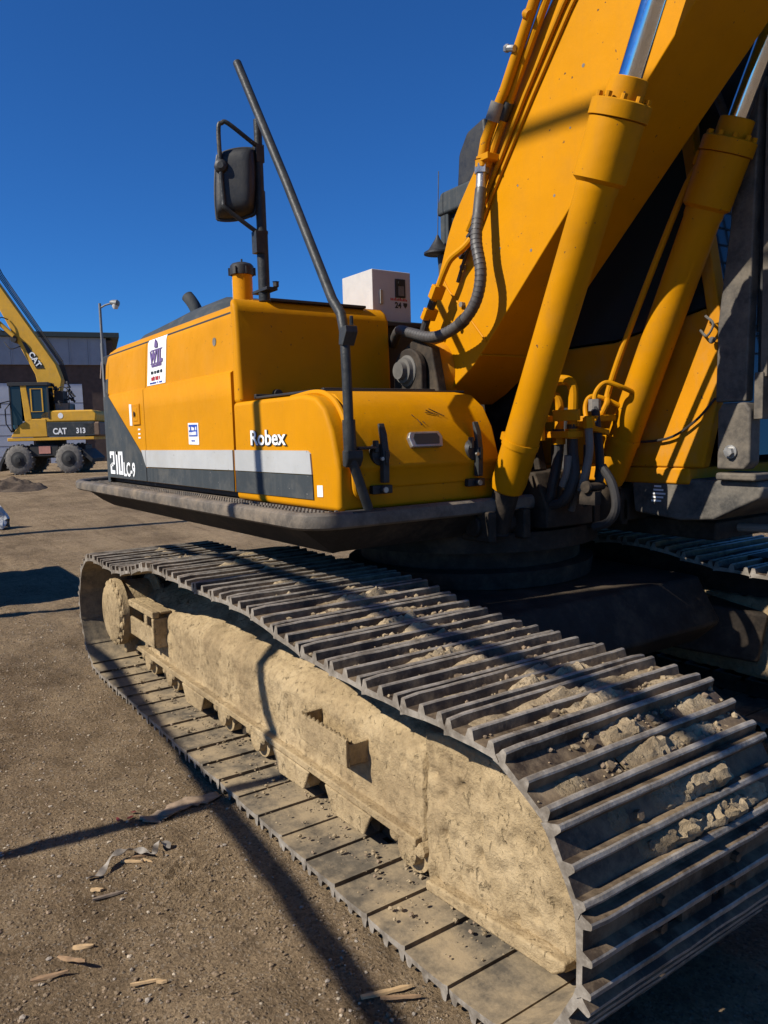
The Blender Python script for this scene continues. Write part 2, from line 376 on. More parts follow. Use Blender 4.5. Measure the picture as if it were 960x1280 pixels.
# ---- track shoe (shared mesh) : u along travel (x), v across (y), w outward (z)
def shoe_mesh(seed):
    rs = random.Random(seed)
    out = [(-.100, -.004), (-.096, .004), (-.092, .027), (-.088, .030), (-.080, .030), (-.076, .027), (-.068, .003), (-.018, .003), (-.010, .026), (-.006, .029), (.003, .029), (.007, .026),
           (.014, .003), (.058, .003), (.065, .025), (.069, .028), (.078, .028), (.082, .025), (.089, .0), (.099, -.012)]
    inn = [(.099, -.016), (.074, -.013), (.058, -.013), (.014, -.013), (-.080, -.019), (-.100, -.025)]
    prof = out+inn; n = len(prof)
    tips = {2, 3, 4, 8, 9, 10, 14, 15, 16}; hole = {12, 22}   # edge i joins point i to i+1
    W = .41; vs_ = [-W, -.36, -.30, -.24, -.18, -.115, -.06, .06, .115, .18, .24, .30, .36, W]; mb = MB(); HK = [k for k in range(len(vs_)-1) if (vs_[k], vs_[k+1]) in ((-.115, -.06), (.06, .115))]
    bars = ({1, 2, 3, 4, 5, 6}, {7, 8, 9, 10, 11, 12}, {13, 14, 15, 16, 17, 18})
    rings = []
    for v in vs_:
        off = [(rs.gauss(0, .0004), rs.gauss(0, .0006)-(.004 if abs(v) == W and rs.random() < .4 else 0)) for _ in bars]; ring = []
        for i, p in enumerate(prof):
            q = [p[0], p[1]]
            for bi, bset in enumerate(bars):
                if i in bset and p[1] > .02: q[0] += off[bi][0]; q[1] += off[bi][1]
            ring.append((q[0], v, q[1]))
        rings.append(ring)
    V = [p for r_ in rings for p in r_]; o = 0
    for k in range(len(vs_)-1):
        h = k in HK
        for i in range(n):
            if h and i in hole: continue
            m = 1 if i in tips else (2 if i >= 19 and i < n-1 else 0)
            mb.f.append((k*n+i, (k+1)*n+i, (k+1)*n+(i+1) % n, k*n+(i+1) % n)); mb.m.append(m); mb.s.append(False)
    mb.v = [tuple(p) for p in V]
    for k in HK:                                                  # walls of the relief holes
        for q in (k, k+1):
            mb.f.append((q*n+12, q*n+13, q*n+22, q*n+23)); mb.m.append(0); mb.s.append(False)
        mb.f.append((k*n+12, (k+1)*n+12, (k+1)*n+23, k*n+23)); mb.m.append(0); mb.s.append(False)
        mb.f.append((k*n+13, (k+1)*n+13, (k+1)*n+22, k*n+22)); mb.m.append(0); mb.s.append(False)
    mb.f.append(tuple(range(n))); mb.m.append(1); mb.s.append(False)
    mb.f.append(tuple(range((len(vs_)-1)*n+n-1, (len(vs_)-1)*n-1, -1))); mb.m.append(1); mb.s.append(False)
    for u in (-.036, .032):
        for v in (-.15, .15): mb.cyl((u, v, .0), (u, v, .017), .014, .012, 6)
    me = bpy.data.meshes.new('shoe'); me.from_pydata(mb.v, [], mb.f)
    for m in (M_shoe, M_tip, M_shin): me.materials.append(m)
    me.polygons.foreach_set('material_index', mb.m)
    bm = bmesh.new(); bm.from_mesh(me); bmesh.ops.recalc_face_normals(bm, faces=bm.faces); bm.to_mesh(me); bm.free()
    return me
SHOES = [shoe_mesh(k) for k in range(5)]
# path of the grouser tips (x,z), closed, running rear -> front along the top
top = [(-1.78, .80), (-1.55, .797), (-1.37, .787), (-1.18, .795), (-1.0, .815), (-.8, .86), (-.6, .887), (-.42, .889), (-.24, .884), (.14, .878), (.375, .883), (.55, .878), (.73, .855), (.94, .818), (1.15, .802), (1.32, .793), (1.53, .79), (1.82, .795)]
path = [Vector((x, 0, z)) for x, z in top]
path = spline(path, 8)
for k in range(1, 25):
    a = math.pi/2-math.pi*k/24; path.append(Vector((1.832+.412*math.cos(a), 0, .397+.402*math.sin(a))))
path += [Vector((1.82-3.6*k/40, 0, -.005)) for k in range(1, 41)]
for k in range(1, 24):
    a = -math.pi/2-math.pi*k/24; path.append(Vector((-1.78+.4025*math.cos(a), 0, .3975+.4025*math.sin(a))))
def inset(pts, d):
    n = len(pts); out = []
    for i in range(n):
        t = (pts[(i+1) % n]-pts[i-1]).normalized(); nrm = Vector((-t.z, 0, t.x)); out.append(pts[i]-nrm*d)
    return out
base = inset(path, .030)
def resample(pts, n, off=0):
    L = [0]
    for i in range(len(pts)): L.append(L[-1]+(pts[(i+1) % len(pts)]-pts[i]).length)
    out = []; tot = L[-1]
    for k in range(n):
        s = (tot*k/n+off) % tot; i = np.searchsorted(L, s, 'right')-1
        f = (s-L[i])/(L[i+1]-L[i]); out.append(pts[i].lerp(pts[(i+1) % len(pts)], f))
    return out, tot
NS = 50
P0, TOT = resample(base, NS, .10)
def make_track(y, detail):
    ch = MB()
    frames = []
    for k in range(NS):
        a, b = P0[k], P0[(k+1) % NS]; u = (b-a).normalized(); wv = Vector((-u.z, 0, u.x)); c = (a+b)/2
        m = Matrix((u, Vector((0, 1, 0)), wv)).transposed().to_4x4(); m.translation = c+Vector((0, y, 0))
        frames.append(m)
        for sy in (-.085, .085):                                  # chain links
            rot = m.to_3x3()
            ch.box(m @ Vector((.0, sy, -.058)), (.215, .028, .085), rot)
        ch.cyl(m @ Vector((.095, -.12, -.058)), m @ Vector((.095, .12, -.058)), .032, n=10)
    tr = ch.build('track', M_und, EX)
    for k, m in enumerate(frames):
        o = bpy.data.objects.new('shoe', SHOES[(k*7+k//3) % 5]); COL.objects.link(o); o.parent = tr
        j = Matrix.Rotation(random.uniform(-.02, .02), 4, 'Y') @ Matrix.Translation((0, random.uniform(-.004, .004), random.uniform(-.001, .002)))
        o.matrix_world = m @ j
    return tr, frames
near, FR = make_track(-1.195, True)
near['label'] = 'dusty steel crawler track nearest the camera'
far, _ = make_track(1.195, False)
far['label'] = 'far crawler track in the shade under the cab'
# dirt packed between the grousers of the upper run
def clod_strip(mb, m, u0, u1, v0, v1, h, seed):
    nu, nv = 6, max(8, int((v1-v0)/.014)); vs = []; base_w = .001
    for i in range(nu+1):
        for j in range(nv+1):
            a, b_ = i/nu, j/nv
            uu = u0+(u1-u0)*a; vv = v0+(v1-v0)*b_
            e = min(1, 3.2*min(b_, 1-b_))*(.55+.45*min(1, 4*min(a, 1-a)))
            q = m @ Vector((uu, vv, 0))
            z = h*e*(.62+.8*mnoise.noise(q*14+Vector((seed, 0, 0)))+.5*mnoise.noise(q*60)+.25*mnoise.noise(q*130))
            vs.append(m @ Vector((uu+.006*mnoise.noise(q*50), vv, max(-.006, z)+base_w)))
    mb.add(vs, [(i*(nv+1)+j, (i+1)*(nv+1)+j, (i+1)*(nv+1)+j+1, i*(nv+1)+j+1) for i in range(nu) for j in range(nv)], 0, True)
mb = MB()
for k, m in enumerate(FR):
    c = m.translation
    if m.to_3x3().col[2].z < .2 or c.x < -1.6: continue
    gaps = [(-.072, -.014), (.010, .062), (.086, .098)]
    for gi, (u0, u1) in enumerate(gaps[:2]):
        if random.random() < (.06 if c.x < 1.7 else .25): continue
        cv = random.uniform(-.04, .10); L = random.uniform(.15, .30) if random.random() < .85 else .09
        v0, v1 = max(-.33, cv-L), min(.385, cv+L)
        clod_strip(mb, m, u0, u1, v0, v1, random.uniform(.026, .042), k*7+gi)
        if random.random() < .5:
            q = random.uniform(-.36, -.1); clod_strip(mb, m, u0, u1, q, q+.12, .010, k*3+gi+.5)
        if random.random() < .35:
            clod_strip(mb, m, u0, u1, random.uniform(.18, .25), .39, .014, k*5+gi+.2)
o = mb.build('packed_dirt', M_mud2, near); o['kind'] = 'stuff'

def crumb(rs):
    m = FR[rs.randint(len(FR))]
    while m.to_3x3().col[2].z < .5 or m.translation.x < -1.5: m = FR[rs.randint(len(FR))]
    u_ = [(-.07, -.016), (.012, .06)][rs.randint(2)]; p = m @ Vector((u_[0]+(u_[1]-u_[0])*rs.rand(), max(-.4, min(.4, .05+.16*rs.randn())), .006)); return p.x, p.y, p.z
o = scatter('loose_crumbs', 2600, crumb, lambda rs: .003+.011*rs.rand()**3, [M_mud2, M_mud2, M_p1], .8); o.parent = near
def crumb2(rs):
    return rs.uniform(-1.8, 1.75), -1.60+.27*rs.rand()**.6, .049
o = scatter('fallen_dirt', 700, crumb2, lambda rs: .002+.009*rs.rand()**4, [M_mud2, M_mud2, M_mud2, M_p1], .6); o.parent = near
# ---- track frame with dried mud
def lumpy_frame(y_sign, x0, x1, prof, step, amp, mat, name, parent, seed=0):
    P2 = [Vector((p[0], p[1])) for p in prof]; pts = []
    for i in range(len(P2)):
        a, b = P2[i], P2[(i+1) % len(P2)]; n = max(1, int((b-a).length/step))
        for k in range(n): pts.append(a.lerp(b, k/n))
    n = len(pts); nx = int((x1-x0)/step); A = np.zeros((n, nx+3, 3))
    cen = sum(pts, Vector((0, 0)))/n
    for i in range(n):
        t = (pts[(i+1) % n]-pts[i-1]).normalized(); nr = Vector((t.y, -t.x))
        if nr.dot(pts[i]-cen) < 0: nr = -nr
        for j in range(nx+1):
            x = x0+(x1-x0)*j/nx; p = pts[i]; q = Vector((x*1.0, p.x, p.y*.6+seed))
            d = amp*(mnoise.noise(q*6)*.9+mnoise.noise(q*17)*.7+mnoise.noise(q*34)*.9-1.6*max(0, mnoise.noise(q*27+Vector((9, 0, 0)))-.28)*3)
            e = p+nr*d
            A[i, j+1] = (x, y_sign*e.x, e.y)
    A[:, 0] = (x0, y_sign*cen.x, cen.y); A[:, -1] = (x1, y_sign*cen.x, cen.y)
    return grid_mesh(name, A, mat, parent, closed_u=True)
PROF = [(1.33, .165), (1.372, .175), (1.372, .20), (1.362, .215), (1.362, .455), (1.35, .485), (1.31, .515), (1.14, .60), (1.0, .60), (.98, .55), (.98, .19), (1.1, .165)]
tf = lumpy_frame(-1, -1.72, 1.345, PROF, .0125, .0065, M_mud, 'track_frame', EX)
tf['label'] = 'near track frame caked in tan dried mud'
def lumpy_plate(name, parent, xs, zb, zt, y, thick, amp, mat, seed=3):
    """mud-caked plate standing in x-z, outer face at -y"""
    nx = int((xs[-1][0]-xs[0][0])/.012) if False else int((xs[1]-xs[0])/.012); nz = 40
    A = np.zeros((nx+1, nz+9, 3))
    for i in range(nx+1):
        x = xs[0]+(xs[1]-xs[0])*i/nx; b0, t0 = zb(x), zt(x)
        ex = min(1, min(i, nx-i)/2.0)
        for j in range(nz+9):
            jj = min(max(j-4, 0), nz); z = b0+(t0-b0)*jj/nz; q = Vector((x, seed, z*.6))
            d = amp*(mnoise.noise(q*6)*1.0+mnoise.noise(q*17)*.8+mnoise.noise(q*34)*.9-1.6*max(0, mnoise.noise(q*27+Vector((9, 0, 0)))-.25)*3)
            dep = 0
            if j < 4: dep = thick*(4-j)/4; d *= .3
            if j > nz+4: dep = thick*(j-nz-4)/4; d *= .3
            rr = .02*(1-ex)
            A[i, j] = (x, y-d+dep+rr, z+(.004*mnoise.noise(q*30) if dep else 0))
    # end caps wrap inwards
    c0 = A[0].copy(); c0[:, 1] = y+thick; c1 = A[-1].copy(); c1[:, 1] = y+thick
    A = np.concatenate([c0[None], A, c1[None]], 0)
    return grid_mesh(name, A, mat, parent)
def pl(pts):
    X = [p[0] for p in pts]; Z = [p[1] for p in pts]; return lambda x: float(np.interp(x, X, Z))
lumpy_plate('front_guide_plate', tf, (1.375, 2.02), pl([(1.375, .085), (1.96, .115), (2.0, .15), (2.02, .19)]), pl([(1.375, .575), (1.5, .60), (1.76, .59), (1.88, .54), (1.955, .45), (2.02, .30)]), -1.39, .10, .010, M_mud)
lp = MB(); lp.prism([(1.42, .085), (1.95, .118), (1.99, .15), (1.99, .172), (1.42, .118)], 'y', -1.425, -1.38); lp.build('lower_lip', M_mud, tf, .008)
# foot steps on the frame side
def step_bracket(x0, x1, z0, z1, y_out):
    m = MB(); t = .012
    m.bx(x0, x1, y_out, y_out+t, z0, z1)
    m.bx(x0, x0+t, y_out+t, -1.345, z0, z1); m.bx(x0+t, x1, y_out+t, -1.345, z0, z0+t)
    m.bx(x1-.012, x1, y_out+t, -1.345, z0+t, z1-.02)
    n = int((x1-x0)/.03)
    for k in range(n): m.prism([(x0+.03*k+.004, z1-.002), (x0+.03*k+.026, z1-.002), (x0+.03*k+.015, z1+.014)], 'y', y_out+.001, y_out+t-.001)
    return m.build('step', M_mud, tf, .003)
step_bracket(.68, 1.02, .345, .445, -1.455)
rb_ = MB()
rb_.bx(-1.64, -1.10, -1.445, -1.40, .475, .515); rb_.bx(-1.64, -1.10, -1.445, -1.425, .30, .415); rb_.bx(-1.64, -1.58, -1.443, -1.35, .30, .475); rb_.bx(-1.27, -1.22, -1.443, -1.34, .28, .475); rb_.bx(-1.13, -1.10, -1.443, -1.34, .30, .475)
rb_.bx(-1.64, -1.10, -1.40, -1.33, .495, .512)
rb_.build('recoil_bracket', M_mud, tf, .008)
rear = MB(); rear.bx(-1.70, -1.66, -1.45, -1.2, .15, .52); rear.build('end_plate', M_mud, tf, .01)
rl = MB(); rl.bx(-1.62, 1.34, -1.402, -1.36, .178, .208); rl.build('side_flange', M_mud, tf, .006)
# rollers, guards, drive hub
for i in range(8):
    x = -1.42+i*.385; m = MB()
    m.lathe((x, -1.392, .138), (x, -1.03, .138), [(0, .03), (.004, .05), (.035, .055), (.036, .084), (.09, .086), (.075, .07), (.28, .07), (.285, .086), (.32, .084), (.355, .05)], 22)
    m.build('roller', M_mud, tf)
    for dx in (-.07, .07):
        c = MB(); c.lathe((x+dx, -1.395, .165), (x+dx, -1.3, .165), [(0, .016), (.008, .026), (.06, .028)], 9); c.build('roller_bolt', M_mud, tf)
for x in (-.62, .48, .92):
    g_ = MB(); g_.prism([(x-.15, .18), (x+.17, .18), (x+.12, .092), (x-.09, .085)], 'y', -1.408, -1.396); g_.build('chain_guard', M_mud, tf, .006)
for x in (-.56, .45):
    m = MB(); m.cyl((x, -1.31, .735), (x, -1.08, .735), .062, n=20); m.bx(x-.05, x+.05, -1.12, -1.06, .55, .74); m.build('carrier_roller', M_und, tf)
hub = MB(); hub.lathe((-1.75, -1.515, .41), (-1.75, -1.0, .41), [(0, .05), (.0, .165), (.012, .185), (.03, .19), (.032, .212), (.07, .215), (.075, .195), (.25, .19), (.28, .23), (.3, .23)], 40)
hub.build('drive_hub', M_mud, tf)
for k in range(16):
    a = 2*math.pi*k/16+.1; b_ = MB(); c = Vector((-1.75+.188*math.cos(a), -1.50, .41+.188*math.sin(a)))
    b_.lathe(c+Vector((0, .02, 0)), c+Vector((0, -.2, 0)), [(0, .026), (.012, .024+.004*random.random()), (.022, .012)], 8); b_.build('hub_bolt', M_mud, tf)
sp = MB(); n = 21
poly = []
for k in range(n*4):
    a = 2*math.pi*k/(n*4); r = (.30, .31, .265, .255)[k % 4]; poly.append((-1.78+r*math.cos(a), .40+r*math.sin(a)))
sp.prism(poly, 'y', -1.225, -1.165); sp.build('sprocket', M_und, tf)
idl = MB(); idl.lathe((1.80, -1.30, .40), (1.80, -1.09, .40), [(0, .1), (.01, .26), (.06, .265), (.065, .295), (.145, .295), (.15, .265), (.2, .26), (.21, .1)], 40); idl.build('idler', M_und, tf)
# far frame, seen through the gap
PF = [(p[0], p[1]) for p in PROF]
tf2 = lumpy_frame(1, -1.72, 1.40, PF, .03, .008, M_mud, 'track_frame', EX, 9); tf2['label'] = 'far track frame half hidden in shade'
fcv = MB(); fcv.bx(-1.5, 1.45, 1.05, 1.28, .56, .81); fcv.build('upper_guard', M_und, tf2, .01)
idl2 = MB(); idl2.lathe((1.80, 1.09, .40), (1.80, 1.30, .40), [(0, .1), (.01, .26), (.06, .265), (.065, .295), (.145, .295), (.15, .265), (.2, .26), (.21, .1)], 30); idl2.build('idler', M_und, tf2)
m = MB(); m.prism([(1.30, .10), (1.30, .6), (1.76, .59), (1.94, .45), (2.0, .3), (1.98, .13)], 'y', .99, 1.02); m.build('inner_guide_plate', M_mud, tf2, .008)

# ---- car body and slew ring
cb = MB(); cb.prism([(-.85, .40), (.95, .40), (1.08, .52), (.95, .74), (-.7, .76), (-.95, .55)], 'y', -.72, .72)
for sx in (-1, 1):
    for sy in (-1, 1):
        a = Vector((sx*.45, sy*.5, .56)); b_ = Vector((sx*1.0, sy*1.05, .42)); d = (b_-a); rot = d.to_track_quat('X', 'Z').to_matrix()
        cb.box((a+b_)/2, (d.length+.1, .42, .26), rot)
cbo = cb.build('car_body', M_und, EX, .02)
us = MB(); us.bx(-2.6, 1.10, .62, 1.37, .94, 1.03); us.build('undercover', M_und, EX, .01)
sr = MB(); sr.lathe((0, 0, .75), (0, 0, 1.02), [(0, .66), (.08, .67), (.09, .60), (.17, .60), (.18, .69), (.27, .69)], 48); sr.build('slew_ring', M_und, EX)

# ---- upper frame and catwalk
uf = MB(); uf.bx(-2.95, .56, -.42, .42, 1.0, 1.20); uf.bx(-2.6, .45, -1.1, -.42, 1.02, 1.17); uf.bx(-2.6, .7, .42, 1.25, 1.02, 1.19)
uf.prism([(.40, 1.02), (.74, 1.04), (.74, 1.14), (.66, 1.30), (.45, 1.30)], 'y', -.16, .16)
uf.prism([(-.30, 1.19), (.30, 1.19), (.12, 1.93), (-.02, 1.99), (-.14, 1.93)], 'y', -.335, -.275)
uf.prism([(-.30, 1.19), (.30, 1.19), (.12, 1.93), (-.02, 1.99), (-.14, 1.93)], 'y', .275, .335)
uf.build('upper_frame', M_und, EX, .01)
deck = MB(); deck.prism([(-3.05, -1.33), (.60, -1.33), (.632, -1.30), (.632, -.16), (-.5, -.16), (-3.05, -.6)], 'z', 1.15, 1.186)
cat = deck.build('catwalk', M_deck, EX, .004); cat['label'] = 'grey steel catwalk with rounded edge around the hood'
rim = MB()
rp = [(-3.62, -.75, 1.162), (-3.56, -1.0, 1.162), (-3.36, -1.22, 1.162), (-3.1, -1.325, 1.162), (-2.6, -1.338, 1.162), (-1, -1.338, 1.162), (.50, -1.338, 1.162)]
def capsule(mb, pts, w_, h_, n=12, m=0):
    """rounded bar: flattened tube (w_ sideways, h_ up)"""
    k = len(pts); vs = []
    pts = [Vector(p) for p in pts]
    for i in range(k):
        t = (pts[min(i+1, k-1)]-pts[max(i-1, 0)]); t.z = 0; t.normalize(); s = Vector((t.y, -t.x, 0))
        for j in range(n):
            a = 2*math.pi*j/n; ca, sa = math.cos(a), math.sin(a)
            vs.append(pts[i]+s*w_*math.copysign(abs(ca)**.7, ca)+Vector((0, 0, h_*math.copysign(abs(sa)**.6, sa))))
    mb.add(vs, [(i*n+j, i*n+(j+1) % n, (i+1)*n+(j+1) % n, (i+1)*n+j) for i in range(k-1) for j in range(n)], m, True)
    mb.add(vs, [tuple(range(n-1, -1, -1)), tuple(range((k-1)*n, k*n))], m)
pts = spline([Vector(p) for p in rp], 5)
for k in range(1, 7):
    a = k/6*math.pi/2; pts.append(Vector((.50+.13*math.sin(a)*.95, -1.338+.12*(1-math.cos(a)), 1.162)))
pts += [Vector((.628, y, 1.162)) for y in np.linspace(-1.15, -.13, 14)]
capsule(rim, pts, .036, .036)
rim.build('edge_rail', M_deck, cat)
sk = MB(); b0 = []
sidep = [(-3.3, -1.27), (-2.7, -1.345), (-1, -1.345), (.52, -1.345)]
vs = []
for x, y in sidep: vs += [(x, y, 1.14), (x, y+.16, 1.015)]
vs += [(.634, -1.24, 1.14), (.50, -1.14, 1.015), (.634, -.52, 1.14), (.52, -.52, 1.02), (.634, -.13, 1.14), (.60, -.20, 1.115)]
sk.add(vs, [(2*i, 2*i+1, 2*i+3, 2*i+2) for i in range(len(vs)//2-1)], 0)
sk.build('skirt', M_und, cat)
tr_ = MB()                                                        # serrated tread strip along the edge
def teeth(a, b, n):
    a = Vector(a); b = Vector(b)
    d = (b-a).normalized()
    for k in range(n):
        c = a.lerp(b, (k+.5)/n); q = d.cross(Vector((0, 0, 1)))
        L = (b-a).length/n*.62
        vs = [c-d*L/2-q*.006, c+d*L/2-q*.006, c+d*L/2+q*.006, c-d*L/2+q*.006]
        tr_.add([v for v in vs]+[c+Vector((0, 0, .011))+(v-c)*.6 for v in vs], [(0, 1, 5, 4), (1, 2, 6, 5), (2, 3, 7, 6), (3, 0, 4, 7), (4, 5, 6, 7)])
teeth((-2.9, -1.29, 1.187), (.55, -1.29, 1.187), 110); teeth((.575, -1.24, 1.187), (.575, -.18, 1.187), 36); teeth((-2.9, -1.235, 1.187), (.55, -1.235, 1.187), 110)
o = tr_.build('tread_teeth', M_deck, cat); o['kind'] = 'stuff'

# ---- hood: side doors, counterweight, front cover
YS = -1.195
def side_prof(z):                                                  # y of the side skin at height z
    if z < 1.825: return YS
    if z < 1.837: return YS+.018*(z-1.825)/.012
    if z < 2.10: return YS+.018+.020*(z-1.837)/.263
    return YS+.038+.085*((z-2.10)/.095)**2
def panel(name, x0, x1, z0, z1, mat, parent, off=0, thick=.03, xfn=None, lines=None):
    """side skin piece following the hood's section"""
    zs = sorted(set([z0, z1]+[z for z in (1.5, 1.7, 1.823, 1.825, 1.837, 1.85, 1.93, 2.0, 2.08, 2.10, 2.12, 2.14, 2.155, 2.17, 2.18, 2.188, 2.193) if z0 < z < z1]))
    vs = []; n = len(zs)
    for x in (x0, x1):
        for z in zs: vs.append((x, side_prof(z)-off, z))
    for x in (x0, x1):
        for z in zs: vs.append((x, side_prof(z)-off+thick, z-.004 if z == z1 else z))
    f = [(i, i+1, n+i+1, n+i) for i in range(n-1)]+[(2*n+i, 2*n+i+1, 3*n+i+1, 3*n+i) for i in range(n-1)]
    f += [(i, i+1, 2*n+i+1, 2*n+i) for i in range(n-1)]+[(n+i, n+i+1, 3*n+i+1, 3*n+i) for i in range(n-1)]
    f += [(0, n, 3*n, 2*n), (n-1, 2*n-1, 4*n-1, 3*n-1)]
    m = MB(); m.add(vs, f, 0, True)
    return m.build(name, mat, parent, .006, 2, 30)
hood = MB(); hood.bx(-2.9, -.42, -1.15, .40, 1.19, 2.14); hood.bx(-2.9, -1.0, .40, 1.2, 1.19, 2.0)
hood_o = hood.build('engine_housing', M_dark, EX, .01)
d1 = panel('engine_door', -2.715, -1.826, 1.225, 2.193, M_yel, EX)
d2 = panel('engine_door', -1.818, -.412, 1.225, 2.193, M_yel, EX)
# top skin of the hood
tp = MB(); tp.prism([(-2.715, -1.062), (-.40, -1.062), (-.40, -.27), (-2.715, -.27)], 'z', 2.165, 2.191); tp.build('hood_top', M_yel, EX, .002)
# crease on the doors is in the skin; trim pieces follow
def flat(name, poly, mat, parent, y=YS-.0015, t=.004, bev=0):
    m = MB(); m.prism(poly, 'y', y-t, y+.002); return m.build(name, mat, parent, bev)
flat('charcoal_panel', [(-2.712, 1.228), (-1.829, 1.228), (-1.829, 1.318), (-1.85, 1.345), (-1.885, 1.395), (-2.712, 1.868)], M_gry, d1)
flat('silver_strip', [(-1.829, 1.325), (-1.829, 1.432), (-1.915, 1.432), (-1.868, 1.37)], M_sil, d1)
flat('charcoal_panel', [(-1.815, 1.228), (-.415, 1.228), (-.415, 1.33), (-1.66, 1.318), (-1.815, 1.316)], M_gry, d2)
flat('silver_strip', [(-1.815, 1.322), (-1.72, 1.324), (-.415, 1.336), (-.415, 1.438), (-1.815, 1.432)], M_sil, d2, t=.006)
# counterweight behind, rounded in plan
cw = MB()
def cw_ring(z, inset_):
    P_ = []
    for a in np.linspace(0, math.pi/2, 9):
        P_.append((-2.719-.52*math.sin(a)*(1-inset_), side_prof(z)+.50*(1-math.cos(a)), z))
    P_ += [(-3.24, -.3, z), (-3.25, .6, z), (-3.0, 1.1, z), (-2.72, 1.2, z)]
    return P_
zs = [1.19, 1.5, 1.825, 1.837, 1.96, 1.962, 2.05, 2.12, 2.16, 2.185]; ins = [0, 0, 0, 0, 0, 0, .02, .06, .12, .2]
rg = [cw_ring(z, i_) for z, i_ in zip(zs, ins)]; n = len(rg[0]); V = [p for r_ in rg for p in r_]
for k in range(len(zs)-1): cw.add([], [], 0); cw.f += [(k*n+i, k*n+i+1, (k+1)*n+i+1, (k+1)*n+i) for i in range(n-1)]; cw.m += [1 if zs[k] < 1.95 else 0]*(n-1); cw.s += [True]*(n-1)
cw.v = V; cw.f.append(tuple(range((len(zs)-1)*n, len(zs)*n))); cw.m.append(0); cw.s.append(False)
cwo = cw.build('counterweight', [M_yel, M_gry], EX); cwo['label'] = 'rounded rear counterweight, yellow above charcoal'
m = MB(); m.box((-2.872, -1.176, 2.035), (.055, .004, .125), Matrix.Rotation(R(-16), 3, 'Z') @ Matrix.Rotation(R(-6), 3, 'X')); m.build('white_strip_decal', M_decal, cwo)
# front cover of the hood
fc = MB(); fc.prism([(-.405, 1.665), (-.325, 1.665), (-.34, 2.12), (-.36, 2.165), (-.405, 2.195)], 'y', -1.19, -.262)
fco = fc.build('front_cover', M_yel, EX, .028, 4); fco['label'] = 'yellow hood end cover facing forward'
fl = MB(); fl.bx(-.40, -.36, -1.0, -.40, 2.185, 2.20); fl.build('rubber_seal', M_blk, fco, .004)
kn = MB(); kn.cyl((-.34, -.985, 1.715), (-.30, -.985, 1.715), .026, .022); kn.build('knob', M_blk, fco)
# engine bonnet bulge, muffler pipe, filter bowl
bon = MB()
BV = []
nn = 10; LX = np.linspace(-3.12, -1.1, 18); LY = np.linspace(-.98, .35, 12)
A = np.zeros((18, 12, 3))
for i, x in enumerate(LX):
    for j, y in enumerate(LY):
        ex = min(1, min(i, 17-i)/3.2); ey = min(1, min(j, 11-j)/2.4)
        A[i, j] = (x, y, 2.17+(.18+.05*min(1, i/9))*math.sin(ex*math.pi/2)**.8*math.sin(ey*math.pi/2)**.8)
bo = grid_mesh('bonnet', A, M_gry, EX); bo['label'] = 'charcoal domed engine bonnet on the hood'
mf = MB(); mf.tube([(-2.58, -.5, 2.36), (-2.59, -.5, 2.48), (-2.62, -.52, 2.55), (-2.66, -.54, 2.60)], .048, 16, 0, 4); mf.build('exhaust_pipe', M_gry, EX)
pb = MB(); pb.lathe((-.86, -.90, 2.18), (-.86, -.90, 2.6), [(0, .056), (.235, .056), (.24, .06)], 24); pbo = pb.build('air_precleaner', M_yel, EX)
pc = MB(); pc.lathe((-.86, -.90, 2.405), (-.86, -.90, 2.6), [(0, .066), (.015, .068), (.05, .066), (.062, .055), (.07, .03)], 24); pc.cyl((-.86, -.9, 2.47), (-.86, -.9, 2.495), .006, n=8)
for a in range(6): pc.box((-.86+.067*math.cos(a*1.05), -.9+.067*math.sin(a*1.05), 2.425), (.018, .018, .04), Matrix.Rotation(a*1.05, 3, 'Z'))
pc.build('cap', M_blk, pbo)
lb = MB(); lb.add([(-.86+.0572*math.cos(a), -.9+.0572*math.sin(a), z) for a in np.linspace(3.6, 4.5, 6) for z in (2.24, 2.38)], [(2*i, 2*i+2, 2*i+3, 2*i+1) for i in range(5)]); lb.build('label_sticker', M_decal, pbo)

# ---- stickers and lettering on the side
XD, ZD = (1, 0, 0), (0, 0, 1)
def blocky(name, strokes, mat, parent, origin, sx, sz, t):
    """stencil lettering from strokes on a unit cell"""
    m = MB()
    for (ox, segs) in strokes:
        for (x0, z0, x1, z1) in segs:
            m.bx(origin[0]+(ox+x0)*sx, origin[0]+(ox+x1)*sx, origin[1]-t, origin[1]+.002, origin[2]+z0*sz, origin[2]+z1*sz)
    return m.build(name, mat, parent)
two = [(0, .84, .62, 1), (.44, .5, .62, .84), (.0, .70, .16, .84), (.22, .42, .62, .5), (.0, .16, .2, .42), (.1, .34, .4, .46), (0, 0, .62, .16)]
one = [(.0, 0, .2, 1), (-.06, .86, .2, 1)]
zero = [(0, 0, .2, 1), (.38, 0, .58, 1), (.2, 0, .38, .15), (.2, .85, .38, 1)]
blocky('lettering', [(0, two), (.82, one), (1.16, zero)], M_decal, d1, (-2.66, YS-.008, 1.255), .185, .165, .002)
Lc = [(0, 0, .2, 1), (0, 0, .6, .18)]; Cc = [(0, 0, .2, 1), (.2, 0, .6, .18), (.2, .82, .6, 1)]
nine = [(0, .45, .2, 1), (.4, 0, .6, 1), (0, .82, .6, 1), (0, .45, .6, .6), (.08, 0, .4, .16)]; dash = [(0, .42, .25, .58)]
text('lettering', 'LC-9', .135, M_decal, d1, (-2.33, YS-.0085, 1.25), XD, ZD, 1.0, .001, .003)
tb_side = None
